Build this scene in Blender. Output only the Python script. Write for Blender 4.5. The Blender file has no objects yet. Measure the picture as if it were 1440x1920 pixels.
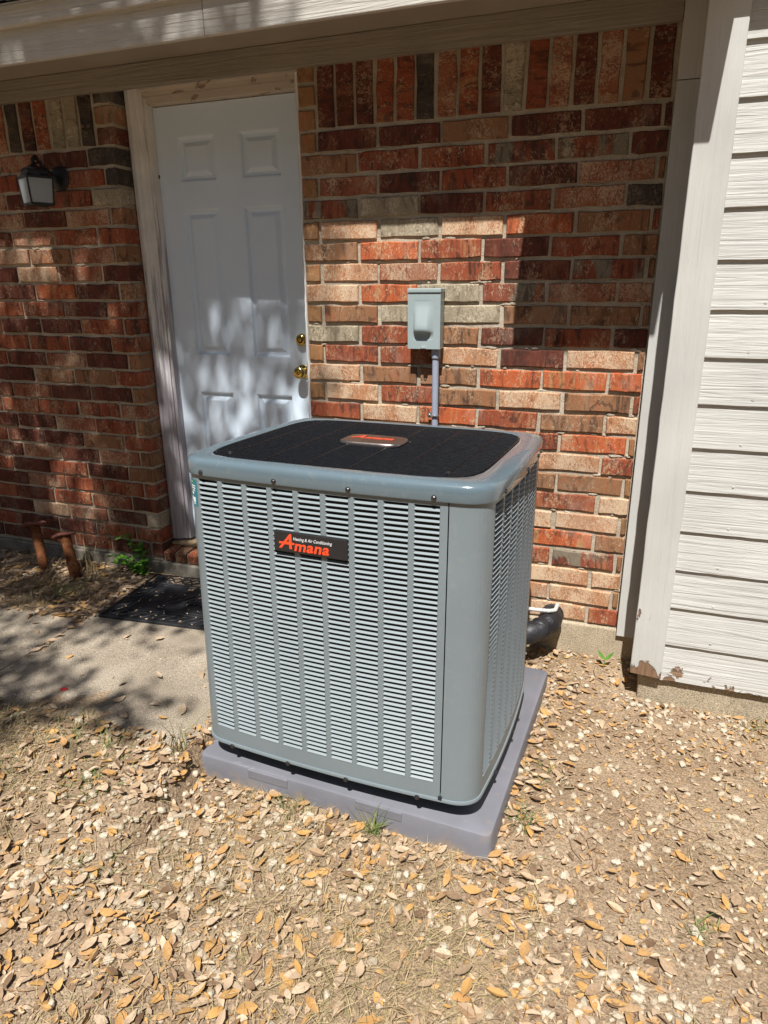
import bpy, bmesh, math, random
import numpy as np
from mathutils import Vector, Matrix, noise
R = math.radians
rnd = random.Random(7)
nr = np.random.RandomState(7)
S = bpy.context.scene
COL = S.collection

# ------------------------------------------------------------------ camera
cam_d = bpy.data.cameras.new('camera')
cam = bpy.data.objects.new('camera', cam_d)
COL.objects.link(cam)
YAW, PITCH, ROLL, FPX = 0.351433611, 0.321378484, -0.00889619, 1292.11
cy_, sy_, cp_, sp_ = math.cos(YAW), math.sin(YAW), math.cos(PITCH), math.sin(PITCH)
fw = Vector((-sy_ * cp_, cy_ * cp_, -sp_)); rt = Vector((cy_, sy_, 0)); up = rt.cross(fw)
r2 = rt * math.cos(ROLL) + up * math.sin(ROLL); u2 = -rt * math.sin(ROLL) + up * math.cos(ROLL)
M = Matrix((r2, u2, -fw)).transposed().to_4x4()
M.translation = Vector((0, -2.72242, 1.53108))
cam.matrix_world = M
cam_d.sensor_fit = 'VERTICAL'; cam_d.sensor_height = 36; cam_d.lens = FPX / 1920 * 36
cam_d.clip_start = 0.02; cam_d.clip_end = 2000
S.camera = cam

# ------------------------------------------------------------------ sky and sun
SUN = Vector((0.13, -1.0, 1.73)).normalized()          # towards the sun
W = bpy.data.worlds.new('World'); S.world = W; W.use_nodes = True
wn = W.node_tree.nodes; wl = W.node_tree.links
sky = wn.new('ShaderNodeTexSky'); sky.sky_type = 'NISHITA'; sky.sun_disc = False
sky.sun_elevation = math.asin(SUN.z); sky.sun_rotation = math.atan2(SUN.x, SUN.y)
sky.air_density = 1.0; sky.dust_density = 1.0
wn['Background'].inputs['Strength'].default_value = 0.05
wl.new(sky.outputs[0], wn['Background'].inputs['Color'])
sd = bpy.data.lights.new('sun', 'SUN'); sd.energy = 5.0; sd.angle = R(0.53); sd.color = (1.0, 0.98, 0.95)
so = bpy.data.objects.new('sun', sd); COL.objects.link(so)
so.rotation_euler = (-SUN).to_track_quat('-Z', 'Y').to_euler(); so.location = (0, -6, 10)
S.view_settings.view_transform = 'Standard'; S.view_settings.look = 'None'
S.view_settings.exposure = 0.56; S.view_settings.gamma = 1.0; S.view_settings.use_curve_mapping = False

# ------------------------------------------------------------------ helpers
class NT:
    """tiny node builder"""
    def __init__(s, name):
        s.m = bpy.data.materials.new(name); s.m.use_nodes = True
        s.t = s.m.node_tree; s.b = s.t.nodes['Principled BSDF']; s.out = s.t.nodes['Material Output']
        s.tc = s.n('ShaderNodeTexCoord')
    def n(s, typ, **kw):
        nd = s.t.nodes.new(typ)
        for k, v in kw.items(): setattr(nd, k, v)
        return nd
    def put(s, sock, v):
        if isinstance(v, bpy.types.NodeSocket): s.t.links.new(v, sock)
        elif isinstance(v, (tuple, list)) and len(v) == 3 and sock.type == 'RGBA': sock.default_value = (*v, 1)
        else: sock.default_value = v
    def math(s, op, a, b=0.0, c=None, clamp=False):
        nd = s.n('ShaderNodeMath', operation=op, use_clamp=clamp); s.put(nd.inputs[0], a); s.put(nd.inputs[1], b)
        if c is not None: s.put(nd.inputs[2], c)
        return nd.outputs[0]
    def map(s, vec, scale=(1, 1, 1), loc=None):
        nd = s.n('ShaderNodeMapping'); s.put(nd.inputs['Vector'], vec); nd.inputs['Scale'].default_value = scale
        if loc is not None: s.put(nd.inputs['Location'], loc)
        return nd.outputs[0]
    def noise(s, vec, scale=5, detail=4, rough=0.55, dist=0.0):
        nd = s.n('ShaderNodeTexNoise'); s.put(nd.inputs['Vector'], vec)
        nd.inputs['Scale'].default_value = scale; nd.inputs['Detail'].default_value = detail
        nd.inputs['Roughness'].default_value = rough; nd.inputs['Distortion'].default_value = dist
        return nd.outputs['Fac']
    def ramp(s, fac, stops, interp='LINEAR'):
        nd = s.n('ShaderNodeValToRGB'); s.put(nd.inputs[0], fac); cr = nd.color_ramp; cr.interpolation = interp
        while len(cr.elements) < len(stops): cr.elements.new(0.5)
        for e, (p, c) in zip(cr.elements, stops):
            e.position = p; e.color = (*c, 1) if isinstance(c, (tuple, list)) else (c, c, c, 1)
        return nd.outputs[0]
    def mix(s, fac, a, b, mode='MIX'):
        nd = s.n('ShaderNodeMix', data_type='RGBA', blend_type=mode)
        s.put(nd.inputs[0], fac); s.put(nd.inputs[6], a); s.put(nd.inputs[7], b)
        return nd.outputs[2]
    def bump(s, h, strength=0.3, dist=0.01):
        nd = s.n('ShaderNodeBump'); s.put(nd.inputs['Height'], h)
        nd.inputs['Strength'].default_value = strength; nd.inputs['Distance'].default_value = dist
        s.put(s.b.inputs['Normal'], nd.outputs[0])
    def set(s, color=None, rough=0.6, metal=0.0, spec=0.5, coat=0.0):
        if color is not None: s.put(s.b.inputs['Base Color'], color)
        s.put(s.b.inputs['Roughness'], rough); s.put(s.b.inputs['Metallic'], metal)
        s.put(s.b.inputs['Specular IOR Level'], spec); s.put(s.b.inputs['Coat Weight'], coat)
        return s.m
    def objvec(s, rand=True):
        if not rand: return s.tc.outputs['Object']
        oi = s.n('ShaderNodeObjectInfo')
        cmb = s.n('ShaderNodeCombineXYZ')
        for i, k in enumerate((37.0, 19.0, 53.0)): s.put(cmb.inputs[i], s.math('MULTIPLY', oi.outputs['Random'], k))
        ad = s.n('ShaderNodeVectorMath', operation='ADD'); s.put(ad.inputs[0], s.tc.outputs['Object']); s.put(ad.inputs[1], cmb.outputs[0])
        return ad.outputs[0]

def simple(name, col, rough=0.5, metal=0.0, spec=0.5, var=0.12, scale=30, bump=0.0, bscale=200, coat=0.0, gen='Object'):
    t = NT(name); v = t.tc.outputs[gen]
    f = t.noise(v, scale, 4)
    c = t.ramp(f, [(0.3, tuple(x * (1 - var) for x in col)), (0.7, tuple(min(1, x * (1 + var)) for x in col))])
    if bump: t.bump(t.noise(v, bscale, 3), bump, 0.002)
    rr = t.math('ADD', t.math('MULTIPLY', t.noise(v, scale * 2.3, 3), 0.16), rough - 0.08)
    return t.set(c, rr, metal, spec, coat)

class MB:
    """collects geometry, then links ONE mesh object"""
    def __init__(s): s.v = []; s.f = []; s.mi = []
    def add(s, vs, fs, mi=0):
        o = len(s.v); s.v += [tuple(x) for x in vs]
        for f in fs: s.f.append(tuple(i + o for i in f)); s.mi.append(mi)
        return s
    def box(s, x0, x1, y0, y1, z0, z1, mi=0):
        return s.add([(x0, y0, z0), (x1, y0, z0), (x1, y1, z0), (x0, y1, z0), (x0, y0, z1), (x1, y0, z1), (x1, y1, z1), (x0, y1, z1)],
                     [(0, 3, 2, 1), (4, 5, 6, 7), (0, 1, 5, 4), (1, 2, 6, 5), (2, 3, 7, 6), (3, 0, 4, 7)], mi)
    def tube(s, pts, r, n=8, cap=True, mi=0):
        pts = [Vector(p) for p in pts]; rs = r if isinstance(r, (list, tuple)) else [r] * len(pts)
        vs = []; fs = []; prev = None
        for i, p in enumerate(pts):
            d = (pts[min(i + 1, len(pts) - 1)] - pts[max(i - 1, 0)]).normalized()
            a = prev if prev is not None else (Vector((0, 0, 1)) if abs(d.z) < 0.9 else Vector((1, 0, 0)))
            a = (a - d * a.dot(d)).normalized(); b = d.cross(a); prev = a
            for k in range(n):
                t = 2 * math.pi * k / n
                vs.append(p + (a * math.cos(t) + b * math.sin(t)) * rs[i])
        for i in range(len(pts) - 1):
            for k in range(n):
                fs.append((i * n + k, i * n + (k + 1) % n, (i + 1) * n + (k + 1) % n, (i + 1) * n + k))
        if cap: fs += [tuple(range(n))[::-1], tuple(range((len(pts) - 1) * n, len(pts) * n))]
        return s.add(vs, fs, mi)
    def lathe(s, prof, n=24, mat=None, mi=0):
        """profile (r, h) around local z"""
        vs = []; fs = []
        for r, h in prof:
            for k in range(n):
                t = 2 * math.pi * k / n; p = Vector((r * math.cos(t), r * math.sin(t), h))
                vs.append(mat @ p if mat else p)
        for i in range(len(prof) - 1):
            for k in range(n): fs.append((i * n + k, i * n + (k + 1) % n, (i + 1) * n + (k + 1) % n, (i + 1) * n + k))
        fs += [tuple(range(n))[::-1], tuple(range((len(prof) - 1) * n, len(prof) * n))]
        return s.add(vs, fs, mi)
    def mesh(s, name, mats, smooth=False, bevel=0.0, seg=2, fix=True):
        me = bpy.data.meshes.new(name); me.from_pydata(s.v, [], s.f)
        for m in (mats if isinstance(mats, (list, tuple)) else [mats]): me.materials.append(m)
        me.polygons.foreach_set('material_index', s.mi)
        if bevel or fix:
            bm = bmesh.new(); bm.from_mesh(me)
            if fix: bmesh.ops.recalc_face_normals(bm, faces=bm.faces)
            if bevel:
                es = [e for e in bm.edges if len(e.link_faces) == 2 and e.calc_face_angle(0) > 0.6]
                bmesh.ops.bevel(bm, geom=es, offset=bevel, segments=seg, affect='EDGES', profile=0.5, clamp_overlap=True)
            bm.to_mesh(me); bm.free()
        if smooth:
            me.polygons.foreach_set('use_smooth', [True] * len(me.polygons))
            try: me.set_sharp_from_angle(angle=R(40))
            except Exception: pass
        me.update(); return me
    def build(s, name, mats, parent=None, **kw):
        return link(name, s.mesh(name, mats, **kw), parent)

def link(name, data, parent=None, loc=None, rot=None, scale=None):
    o = bpy.data.objects.new(name, data); COL.objects.link(o)
    if parent is not None: o.parent = parent
    if loc is not None: o.location = loc
    if rot is not None: o.rotation_euler = rot
    if scale is not None: o.scale = scale
    return o
def tag(o, label, cat, group=None):
    o['label'] = label; o['category'] = cat
    if group: o['group'] = group
    return o
def thing(name, label, cat, loc=(0, 0, 0), rot=(0, 0, 0), group=None):
    o = link(name, None, None, loc, rot); o.empty_display_size = 0.1
    return tag(o, label, cat, group)
def structure(o): o['kind'] = 'structure'; return o
def stuff(o): o['kind'] = 'stuff'; return o
def sstep(a, b, x):
    t = min(1, max(0, (x - a) / (b - a))); return t * t * (3 - 2 * t)
def text_mesh(txt, size, mat, extrude=0.0006, offset=0.0, shear=0.0, spacing=1.0, align='LEFT', xs=1.0):
    cu = bpy.data.curves.new('lettering', 'FONT'); cu.body = txt; cu.size = size; cu.extrude = extrude
    cu.offset = offset; cu.shear = shear; cu.space_character = spacing; cu.align_x = align
    tmp = bpy.data.objects.new('lettering_tmp', cu); COL.objects.link(tmp)
    dg = bpy.context.evaluated_depsgraph_get(); dg.update()
    me = bpy.data.meshes.new_from_object(tmp.evaluated_get(dg)); me.materials.clear(); me.materials.append(mat)
    bpy.data.objects.remove(tmp); bpy.data.curves.remove(cu)
    return me

# ------------------------------------------------------------------ materials
def brick_mat(name, cols, mott=0.0, mcol=(0.62, 0.5, 0.38), dark=0.35, patch=None, mscale=95):
    t = NT(name); v = t.objvec()
    big = t.noise(t.map(v, (13, 13, 4)), 1.0, 3, 0.6, 0.6)
    streak = t.noise(t.map(v, (75, 75, 8)), 1.0, 5, 0.65, 0.5)
    f = t.math('ADD', t.math('MULTIPLY', big, 0.55), t.math('MULTIPLY', streak, 0.45))
    c = t.ramp(f, [(0.37, cols[0]), (0.47, cols[1]), (0.54, cols[1]), (0.62, cols[2])])
    if patch:
        pm = t.ramp(t.noise(t.map(v, (9, 9, 2.5)), 1.0, 2, 0.5, 0.3), [(0.5, 0.0), (0.54, 1.0)])
        c = t.mix(pm, c, patch)
    # kiln flashing: dark curved marks
    dk = t.ramp(t.noise(t.map(v, (22, 22, 10)), 1.0, 2, 0.5, 1.6), [(0.36, 1.0), (0.44, 0.0)])
    c = t.mix(t.math('MULTIPLY', dk, dark), c, (0.045, 0.028, 0.024))
    if mott > 0:
        mm = t.noise(t.map(v, (1, 1, 0.62)), mscale, 4, 0.62, 1.3)
        lo = 0.62 - 0.24 * mott
        region = t.noise(t.map(v, (10, 10, 7)), 1.0, 2)
        mk = t.ramp(t.math('ADD', mm, t.math('MULTIPLY', t.math('SUBTRACT', region, 0.5), 0.6)), [(lo - 0.03, 0.0), (lo + 0.11, 1.0)])
        c = t.mix(t.math('MULTIPLY', mk, 0.92), c, mcol)
    geo = t.n('ShaderNodeNewGeometry')
    wst = t.noise(t.map(geo.outputs['Position'], (1, 1, 0.6)), 3.2, 5, 0.62, 0.6)
    c = t.mix(t.math('MULTIPLY', t.ramp(wst, [(0.52, 0.0), (0.72, 1.0)]), 0.3), c, (0.10, 0.065, 0.045))
    bloom = t.noise(t.map(geo.outputs['Position'], (1.3, 1, 1.0), (4, 2, 8)), 4.1, 5, 0.66, 0.8)
    c = t.mix(t.math('MULTIPLY', t.ramp(bloom, [(0.55, 0.0), (0.75, 1.0)]), 0.28), c, (0.5, 0.42, 0.33))
    grain = t.noise(v, 420, 3, 0.6)
    c = t.mix(0.3, c, t.ramp(grain, [(0.3, 0.12), (0.7, 0.95)]), 'OVERLAY')
    h = t.math('ADD', t.math('MULTIPLY', t.noise(t.map(v, (1, 1, 0.5)), 110, 5, 0.65, 0.6), 1.0), t.math('MULTIPLY', grain, 0.35))
    t.bump(h, 0.55, 0.0035)
    return t.set(c, 0.9, 0, 0.12)
BR = {
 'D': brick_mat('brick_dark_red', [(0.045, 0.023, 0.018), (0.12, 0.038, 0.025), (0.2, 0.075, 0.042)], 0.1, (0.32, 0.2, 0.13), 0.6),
 'R': brick_mat('brick_red', [(0.085, 0.032, 0.021), (0.265, 0.07, 0.034), (0.34, 0.145, 0.07)], 0.16, (0.42, 0.28, 0.17), 0.65),
 'O': brick_mat('brick_orange', [(0.16, 0.052, 0.027), (0.43, 0.105, 0.04), (0.40, 0.21, 0.095)], 0.15, (0.5, 0.34, 0.2), 0.5),
 'B': brick_mat('brick_brown', [(0.10, 0.055, 0.035), (0.27, 0.135, 0.068), (0.33, 0.12, 0.055)], 0.1, (0.44, 0.31, 0.2), 0.6),
 'M': brick_mat('brick_mottled', [(0.13, 0.045, 0.028), (0.28, 0.095, 0.05), (0.3, 0.155, 0.08)], 0.5, (0.48, 0.34, 0.225), 0.4, mscale=170),
 'W': brick_mat('brick_cream', [(0.3, 0.11, 0.05), (0.41, 0.2, 0.1), (0.4, 0.15, 0.07)], 0.72, (0.58, 0.43, 0.29), 0.3, mscale=160),
 'G': brick_mat('brick_tan_grey', [(0.18, 0.145, 0.10), (0.29, 0.24, 0.165), (0.38, 0.315, 0.22)], 0.35, (0.5, 0.42, 0.3), 0.4, mscale=110),
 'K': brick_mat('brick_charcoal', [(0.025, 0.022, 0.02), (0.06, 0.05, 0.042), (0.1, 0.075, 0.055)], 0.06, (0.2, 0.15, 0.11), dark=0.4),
 'X': brick_mat('brick_red_grey', [(0.08, 0.03, 0.02), (0.23, 0.066, 0.036), (0.32, 0.135, 0.068)], 0.14, (0.42, 0.32, 0.22), 0.55, patch=(0.2, 0.165, 0.12)),
 'H': brick_mat('brick_header_brown', [(0.21, 0.105, 0.05), (0.30, 0.16, 0.072), (0.34, 0.125, 0.052)], 0.06, (0.42, 0.28, 0.16), dark=0.3),
}
def mortar_mat():
    t = NT('mortar'); v = t.tc.outputs['Object']
    c = t.ramp(t.noise(v, 9, 5), [(0.3, (0.33, 0.275, 0.205)), (0.7, (0.5, 0.43, 0.33))])
    c = t.mix(0.35, c, t.ramp(t.noise(v, 260, 3), [(0.3, 0.2), (0.7, 0.9)]), 'OVERLAY')
    t.bump(t.math('ADD', t.noise(v, 60, 5, 0.6), t.math('MULTIPLY', t.noise(v, 350, 2), 0.4)), 0.8, 0.006)
    return t.set(c, 0.95, 0, 0.1)
M_mortar = mortar_mat()
def concrete_mat(name, a, b, scale=6, bump=0.5):
    t = NT(name); v = t.tc.outputs['Object']
    c = t.ramp(t.noise(v, scale, 6, 0.6), [(0.3, a), (0.7, b)])
    c = t.mix(0.75, c, t.ramp(t.noise(v, 260, 3, 0.75), [(0.34, 0.08), (0.66, 0.92)]), 'OVERLAY')
    st = t.ramp(t.noise(v, 2.6, 5, 0.6), [(0.45, 0.0), (0.7, 1.0)])
    c = t.mix(t.math('MULTIPLY', st, 0.3), c, tuple(x * 0.55 for x in a))
    t.bump(t.math('ADD', t.noise(v, 160, 4, 0.7), t.math('MULTIPLY', t.noise(v, 25, 4), 0.6)), bump, 0.004)
    return t.set(c, 0.93, 0, 0.15)
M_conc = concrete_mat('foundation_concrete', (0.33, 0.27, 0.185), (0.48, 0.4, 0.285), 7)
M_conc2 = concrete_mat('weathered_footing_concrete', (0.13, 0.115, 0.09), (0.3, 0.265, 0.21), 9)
M_walk = concrete_mat('walk_concrete', (0.25, 0.205, 0.15), (0.38, 0.32, 0.245), 4, 0.8)

def wood_paint(name, col, axis='x', grain=1.0, peel=None, peel_z=(0.0, 0.3), peel_col=(0.2, 0.12, 0.07), rough=0.65):
    """painted wood with relief grain running along an axis; optional peeling towards low z"""
    t = NT(name); v = t.objvec()
    sc = {'x': (2.2, 60, 60), 'z': (60, 60, 2.2)}[axis]
    g = t.noise(t.map(v, sc), 1.0, 5, 0.6, 1.1)
    broad = t.noise(v, 3.5, 4)
    c = t.ramp(broad, [(0.3, tuple(x * 0.9 for x in col)), (0.7, tuple(min(1, x * 1.07) for x in col))])
    c = t.mix(t.math('MULTIPLY', t.ramp(g, [(0.3, 1.0), (0.42, 0.0)]), 0.16), c, tuple(x * 0.6 for x in col))
    h = t.math('MULTIPLY', g, grain)
    if peel:
        sep = t.n('ShaderNodeSeparateXYZ'); t.put(sep.inputs[0], t.tc.outputs['Object'])
        zr = t.n('ShaderNodeMapRange', clamp=True); t.put(zr.inputs[0], sep.outputs[2])
        zr.inputs[1].default_value = peel_z[0]; zr.inputs[2].default_value = peel_z[1]; zr.inputs[3].default_value = 1; zr.inputs[4].default_value = 0
        pn = t.noise(t.map(v, (9, 9, 14) if axis == 'x' else (14, 14, 6)), 1.0, 6, 0.62, 0.7)
        pm = t.ramp(t.math('ADD', pn, t.math('MULTIPLY', zr.outputs[0], peel)), [(0.66, 0.0), (0.69, 1.0)])
        wc = t.ramp(g, [(0.35, tuple(x * 0.7 for x in peel_col)), (0.65, tuple(x * 1.5 for x in peel_col))])
        c = t.mix(pm, c, wc)
        h = t.math('SUBTRACT', h, t.math('MULTIPLY', pm, 0.6))
    t.bump(h, 0.9, 0.006)
    return t.set(c, rough, 0, 0.3)
PAINT = (0.51, 0.50, 0.465)
M_board = wood_paint('siding_paint', PAINT, 'x', 1.0)
M_board_low = wood_paint('siding_paint_worn', PAINT, 'x', 1.0, peel=0.2, peel_z=(0.10, 0.19))
M_corner = wood_paint('corner_board_paint', PAINT, 'z', 0.6, peel=0.26, peel_z=(0.12, 0.22))
M_trimz = wood_paint('trim_paint_upright', PAINT, 'z', 0.4)
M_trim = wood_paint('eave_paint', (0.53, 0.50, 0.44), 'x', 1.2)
M_frieze_shade = wood_paint('frieze_shade_paint', (0.27, 0.235, 0.185), 'x', 1.3)  # eave paint darkened: shade under the overhang is put into the colour
M_soffit_shade = simple('soffit_shade_paint', (0.31, 0.265, 0.205), 0.75, var=0.08, scale=6, bump=0.15, bscale=120)  # lowered albedo carries the soffit's shade in the colour

def casing_mat():
    t = NT('weathered_casing_paint'); v = t.tc.outputs['Object']
    g = t.noise(t.map(v, (70, 70, 1.6)), 1.0, 5, 0.65, 0.8)
    sep = t.n('ShaderNodeSeparateXYZ'); t.put(sep.inputs[0], v)
    zr = t.n('ShaderNodeMapRange', clamp=True); t.put(zr.inputs[0], sep.outputs[2])
    zr.inputs[1].default_value = 0.5; zr.inputs[2].default_value = 1.9; zr.inputs[3].default_value = 0.3; zr.inputs[4].default_value = -0.04
    pm = t.ramp(t.math('ADD', t.noise(t.map(v, (45, 45, 2.2)), 1.0, 6, 0.7), zr.outputs[0]), [(0.55, 0.0), (0.62, 1.0)])
    wood = t.ramp(g, [(0.3, (0.22, 0.195, 0.2)), (0.5, (0.38, 0.35, 0.37)), (0.7, (0.54, 0.51, 0.53))])
    paint = t.ramp(t.noise(v, 8, 4), [(0.3, (0.64, 0.615, 0.57)), (0.7, (0.78, 0.755, 0.71))])
    t.bump(t.math('SUBTRACT', g, t.math('MULTIPLY', pm, 0.5)), 0.6, 0.004)
    return t.set(t.mix(pm, paint, wood), 0.8, 0, 0.2)
M_casing = casing_mat()
M_headcas = wood_paint('head_casing_paint', (0.55, 0.47, 0.38), 'x', 0.5, peel=0.1, peel_z=(0, 9), peel_col=(0.3, 0.2, 0.14))
M_door = simple('door_paint', (0.68, 0.78, 0.88), 0.42, var=0.03, scale=4, bump=0.05, bscale=500)
M_brass = simple('brass', (0.62, 0.45, 0.14), 0.2, 1.0, var=0.08, scale=40)
M_brass_d = simple('brass_keyway', (0.12, 0.09, 0.03), 0.35, 1.0)
M_thresh = simple('threshold_wood', (0.34, 0.24, 0.13), 0.6, var=0.2, scale=20)
M_caulk = simple('white_caulk', (0.72, 0.72, 0.70), 0.6, var=0.05)
M_black_iron = simple('lantern_black_metal', (0.018, 0.018, 0.02), 0.5, 0.3, var=0.3, scale=60, bump=0.2, bscale=300)
M_bulb = simple('bulb_white', (0.8, 0.8, 0.78), 0.35, var=0.02)
def glass_mat():
    t = NT('frosted_lantern_glass'); v = t.tc.outputs['Object']
    t.bump(t.noise(v, 260, 3), 0.25, 0.002)
    t.set((0.52, 0.56, 0.56), 0.3, 0, 0.5)
    tr = t.n('ShaderNodeBsdfTransparent'); tr.inputs[0].default_value = (0.85, 0.88, 0.9, 1)
    mx = t.n('ShaderNodeMixShader'); mx.inputs[0].default_value = 0.45
    t.t.links.new(tr.outputs[0], mx.inputs[1]); t.t.links.new(t.b.outputs[0], mx.inputs[2])
    t.t.links.new(mx.outputs[0], t.out.inputs[0]); return t.m
M_glass = glass_mat()
def ac_paint(name, col, rough, coat=0.0):
    t = NT(name); v = t.tc.outputs['Object']
    c = t.ramp(t.noise(v, 3, 3), [(0.35, tuple(x * 0.95 for x in col)), (0.65, tuple(x * 1.05 for x in col))])
    dust = t.ramp(t.noise(v, 38, 5, 0.7), [(0.55, 0.0), (0.8, 0.22)])
    c = t.mix(dust, c, (0.36, 0.33, 0.28))
    t.bump(t.noise(v, 600, 2), 0.05, 0.0008)
    return t.set(c, t.math('ADD', t.math('MULTIPLY', t.noise(v, 18, 4), 0.14), rough - 0.07), 0, 0.5, coat)
M_ac = ac_paint('cabinet_grey_paint', (0.18, 0.215, 0.228), 0.36)
M_aclouv = ac_paint('louver_grey_paint', (0.235, 0.27, 0.28), 0.42)
M_lid = ac_paint('lid_grey_paint', (0.115, 0.158, 0.182), 0.2, 0.5)
M_coil = simple('coil_black', (0.012, 0.014, 0.017), 0.8, var=0.3, scale=300)
M_wire = simple('grille_black_coating', (0.006, 0.0065, 0.008), 0.27, spec=0.5, var=0.2)
M_screw = simple('screw_dark_metal', (0.10, 0.10, 0.10), 0.3, 0.9)
M_badge = simple('badge_black_plastic', (0.018, 0.017, 0.018), 0.4, var=0.1)
M_topbadge = simple('badge_dark_bronze', (0.10, 0.07, 0.055), 0.3, 0.5, var=0.08)
M_chrome = simple('badge_bright_rim', (0.3, 0.26, 0.24), 0.35, 0.9)
M_redtop = simple('logo_faded_red', (0.55, 0.07, 0.03), 0.5, var=0.06)
M_red = simple('logo_red_orange', (0.86, 0.075, 0.02), 0.45, var=0.03)
M_lett = simple('logo_small_silver', (0.62, 0.62, 0.62), 0.4, var=0.03)
M_teal = simple('sticker_teal', (0.01, 0.17, 0.21), 0.4, var=0.05)
M_white = simple('sticker_white', (0.78, 0.8, 0.78), 0.45, var=0.03)
M_lime = simple('sticker_lime', (0.45, 0.62, 0.16), 0.45, var=0.03)
def pad_mat():
    t = NT('pad_plastic'); v = t.tc.outputs['Object']
    c = t.ramp(t.noise(v, 5, 5), [(0.3, (0.15, 0.15, 0.168)), (0.7, (0.19, 0.19, 0.212))])
    scuff = t.ramp(t.noise(t.map(v, (6, 6, 40)), 1.0, 6, 0.75, 1.5), [(0.62, 0.0), (0.72, 0.45)])
    c = t.mix(scuff, c, (0.4, 0.38, 0.38))
    sep = t.n('ShaderNodeSeparateXYZ'); t.put(sep.inputs[0], v)
    zr = t.n('ShaderNodeMapRange', clamp=True); t.put(zr.inputs[0], sep.outputs[2])
    zr.inputs[1].default_value = -0.085; zr.inputs[2].default_value = -0.03; zr.inputs[3].default_value = 0.3; zr.inputs[4].default_value = 0
    dm = t.ramp(t.math('ADD', t.noise(v, 16, 5), zr.outputs[0]), [(0.6, 0.0), (0.85, 0.7)])
    c = t.mix(dm, c, (0.3, 0.22, 0.14))
    t.bump(t.noise(v, 320, 3), 0.15, 0.001)
    return t.set(c, 0.48, 0, 0.4)
M_pad = pad_mat()
M_box = simple('disconnect_grey_paint', (0.31, 0.37, 0.37), 0.4, var=0.05, scale=8)
M_pvc = simple('conduit_pvc', (0.31, 0.34, 0.42), 0.5, var=0.06, scale=10)
M_galv = simple('galvanised_steel', (0.45, 0.46, 0.47), 0.35, 0.9, var=0.2, scale=60)
def insul_mat():
    t = NT('black_insulation_tape'); v = t.tc.outputs['Object']
    t.bump(t.noise(v, 22, 4, 0.6, 0.8), 0.6, 0.012)
    return t.set(t.ramp(t.noise(v, 12, 4), [(0.3, (0.008, 0.008, 0.01)), (0.7, (0.028, 0.028, 0.032))]), 0.5, 0, 0.5)
M_insul = insul_mat()
M_flex = simple('flex_conduit_plastic', (0.5, 0.5, 0.48), 0.55, var=0.1)
M_copper = simple('copper_tube', (0.55, 0.27, 0.16), 0.4, 0.7, var=0.2)
M_mat = simple('doormat_rubber', (0.014, 0.014, 0.016), 0.6, var=0.35, scale=14, bump=0.4, bscale=420)
def rust_mat():
    t = NT('rusty_steel'); v = t.tc.outputs['Object']
    c = t.ramp(t.noise(v, 38, 6, 0.7), [(0.25, (0.045, 0.018, 0.01)), (0.5, (0.16, 0.06, 0.025)), (0.75, (0.27, 0.12, 0.055))])
    t.bump(t.noise(v, 130, 5, 0.7), 0.8, 0.003)
    return t.set(c, 0.92, 0, 0.1)
M_rust = rust_mat()
M_rustcap = simple('rusty_flange_red', (0.2, 0.075, 0.055), 0.85, var=0.35, scale=50, bump=0.6, bscale=180)
def ground_mat():
    t = NT('soil'); v = t.tc.outputs['Object']
    c = t.ramp(t.noise(v, 3.0, 6, 0.6), [(0.3, (0.26, 0.18, 0.11)), (0.5, (0.35, 0.25, 0.16)), (0.7, (0.42, 0.315, 0.21))])
    c = t.mix(0.75, c, t.ramp(t.noise(v, 150, 4, 0.7), [(0.3, 0.12), (0.7, 0.88)]), 'OVERLAY')
    c = t.mix(t.ramp(t.noise(v, 46, 5, 0.7), [(0.56, 0.0), (0.7, 0.7)]), c, (0.45, 0.35, 0.23))
    c = t.mix(t.ramp(t.noise(t.map(v, (1, 1, 1), (3, 7, 0)), 70, 5, 0.7), [(0.58, 0.0), (0.68, 0.75)]), c, (0.13, 0.08, 0.045))
    t.bump(t.math('ADD', t.noise(v, 90, 5, 0.7), t.math('MULTIPLY', t.noise(v, 22, 4), 0.8)), 1.0, 0.012)
    return t.set(c, 0.97, 0, 0.08)
M_ground = ground_mat()
def leaf_mat(name, stops, per_object=False):
    t = NT(name)
    geo = t.n('ShaderNodeNewGeometry'); oi = t.n('ShaderNodeObjectInfo')
    f = t.math('FRACT', t.math('ADD', geo.outputs['Random Per Island'], t.math('MULTIPLY', oi.outputs['Random'], 7.3)))
    c = t.ramp(f, stops)
    v = t.tc.outputs['Object']
    c = t.mix(0.4, c, t.ramp(t.noise(v, 140, 4, 0.65), [(0.3, 0.25), (0.7, 0.8)]), 'OVERLAY')
    spots = t.ramp(t.noise(v, 95, 3, 0.6), [(0.68, 0.0), (0.74, 0.6)])
    c = t.mix(spots, c, (0.12, 0.07, 0.035))
    return t.set(c, 0.62, 0, 0.3)
LEAFSTOPS = [(0.0, (0.12, 0.07, 0.038)), (0.12, (0.25, 0.16, 0.095)), (0.3, (0.41, 0.29, 0.18)), (0.46, (0.50, 0.37, 0.245)),
             (0.6, (0.36, 0.265, 0.175)), (0.72, (0.39, 0.22, 0.085)), (0.9, (0.46, 0.255, 0.08)), (1.0, (0.29, 0.18, 0.095))]
M_leaf = leaf_mat('dry_leaf', LEAFSTOPS)
M_leafpale = leaf_mat('dry_leaf_pale', [(0.0, (0.40, 0.28, 0.175)), (0.5, (0.5, 0.37, 0.245)), (1.0, (0.44, 0.33, 0.225))])
M_leaforange = leaf_mat('dry_leaf_orange', [(0.0, (0.37, 0.195, 0.065)), (0.5, (0.47, 0.26, 0.08)), (1.0, (0.4, 0.23, 0.085))])
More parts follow.
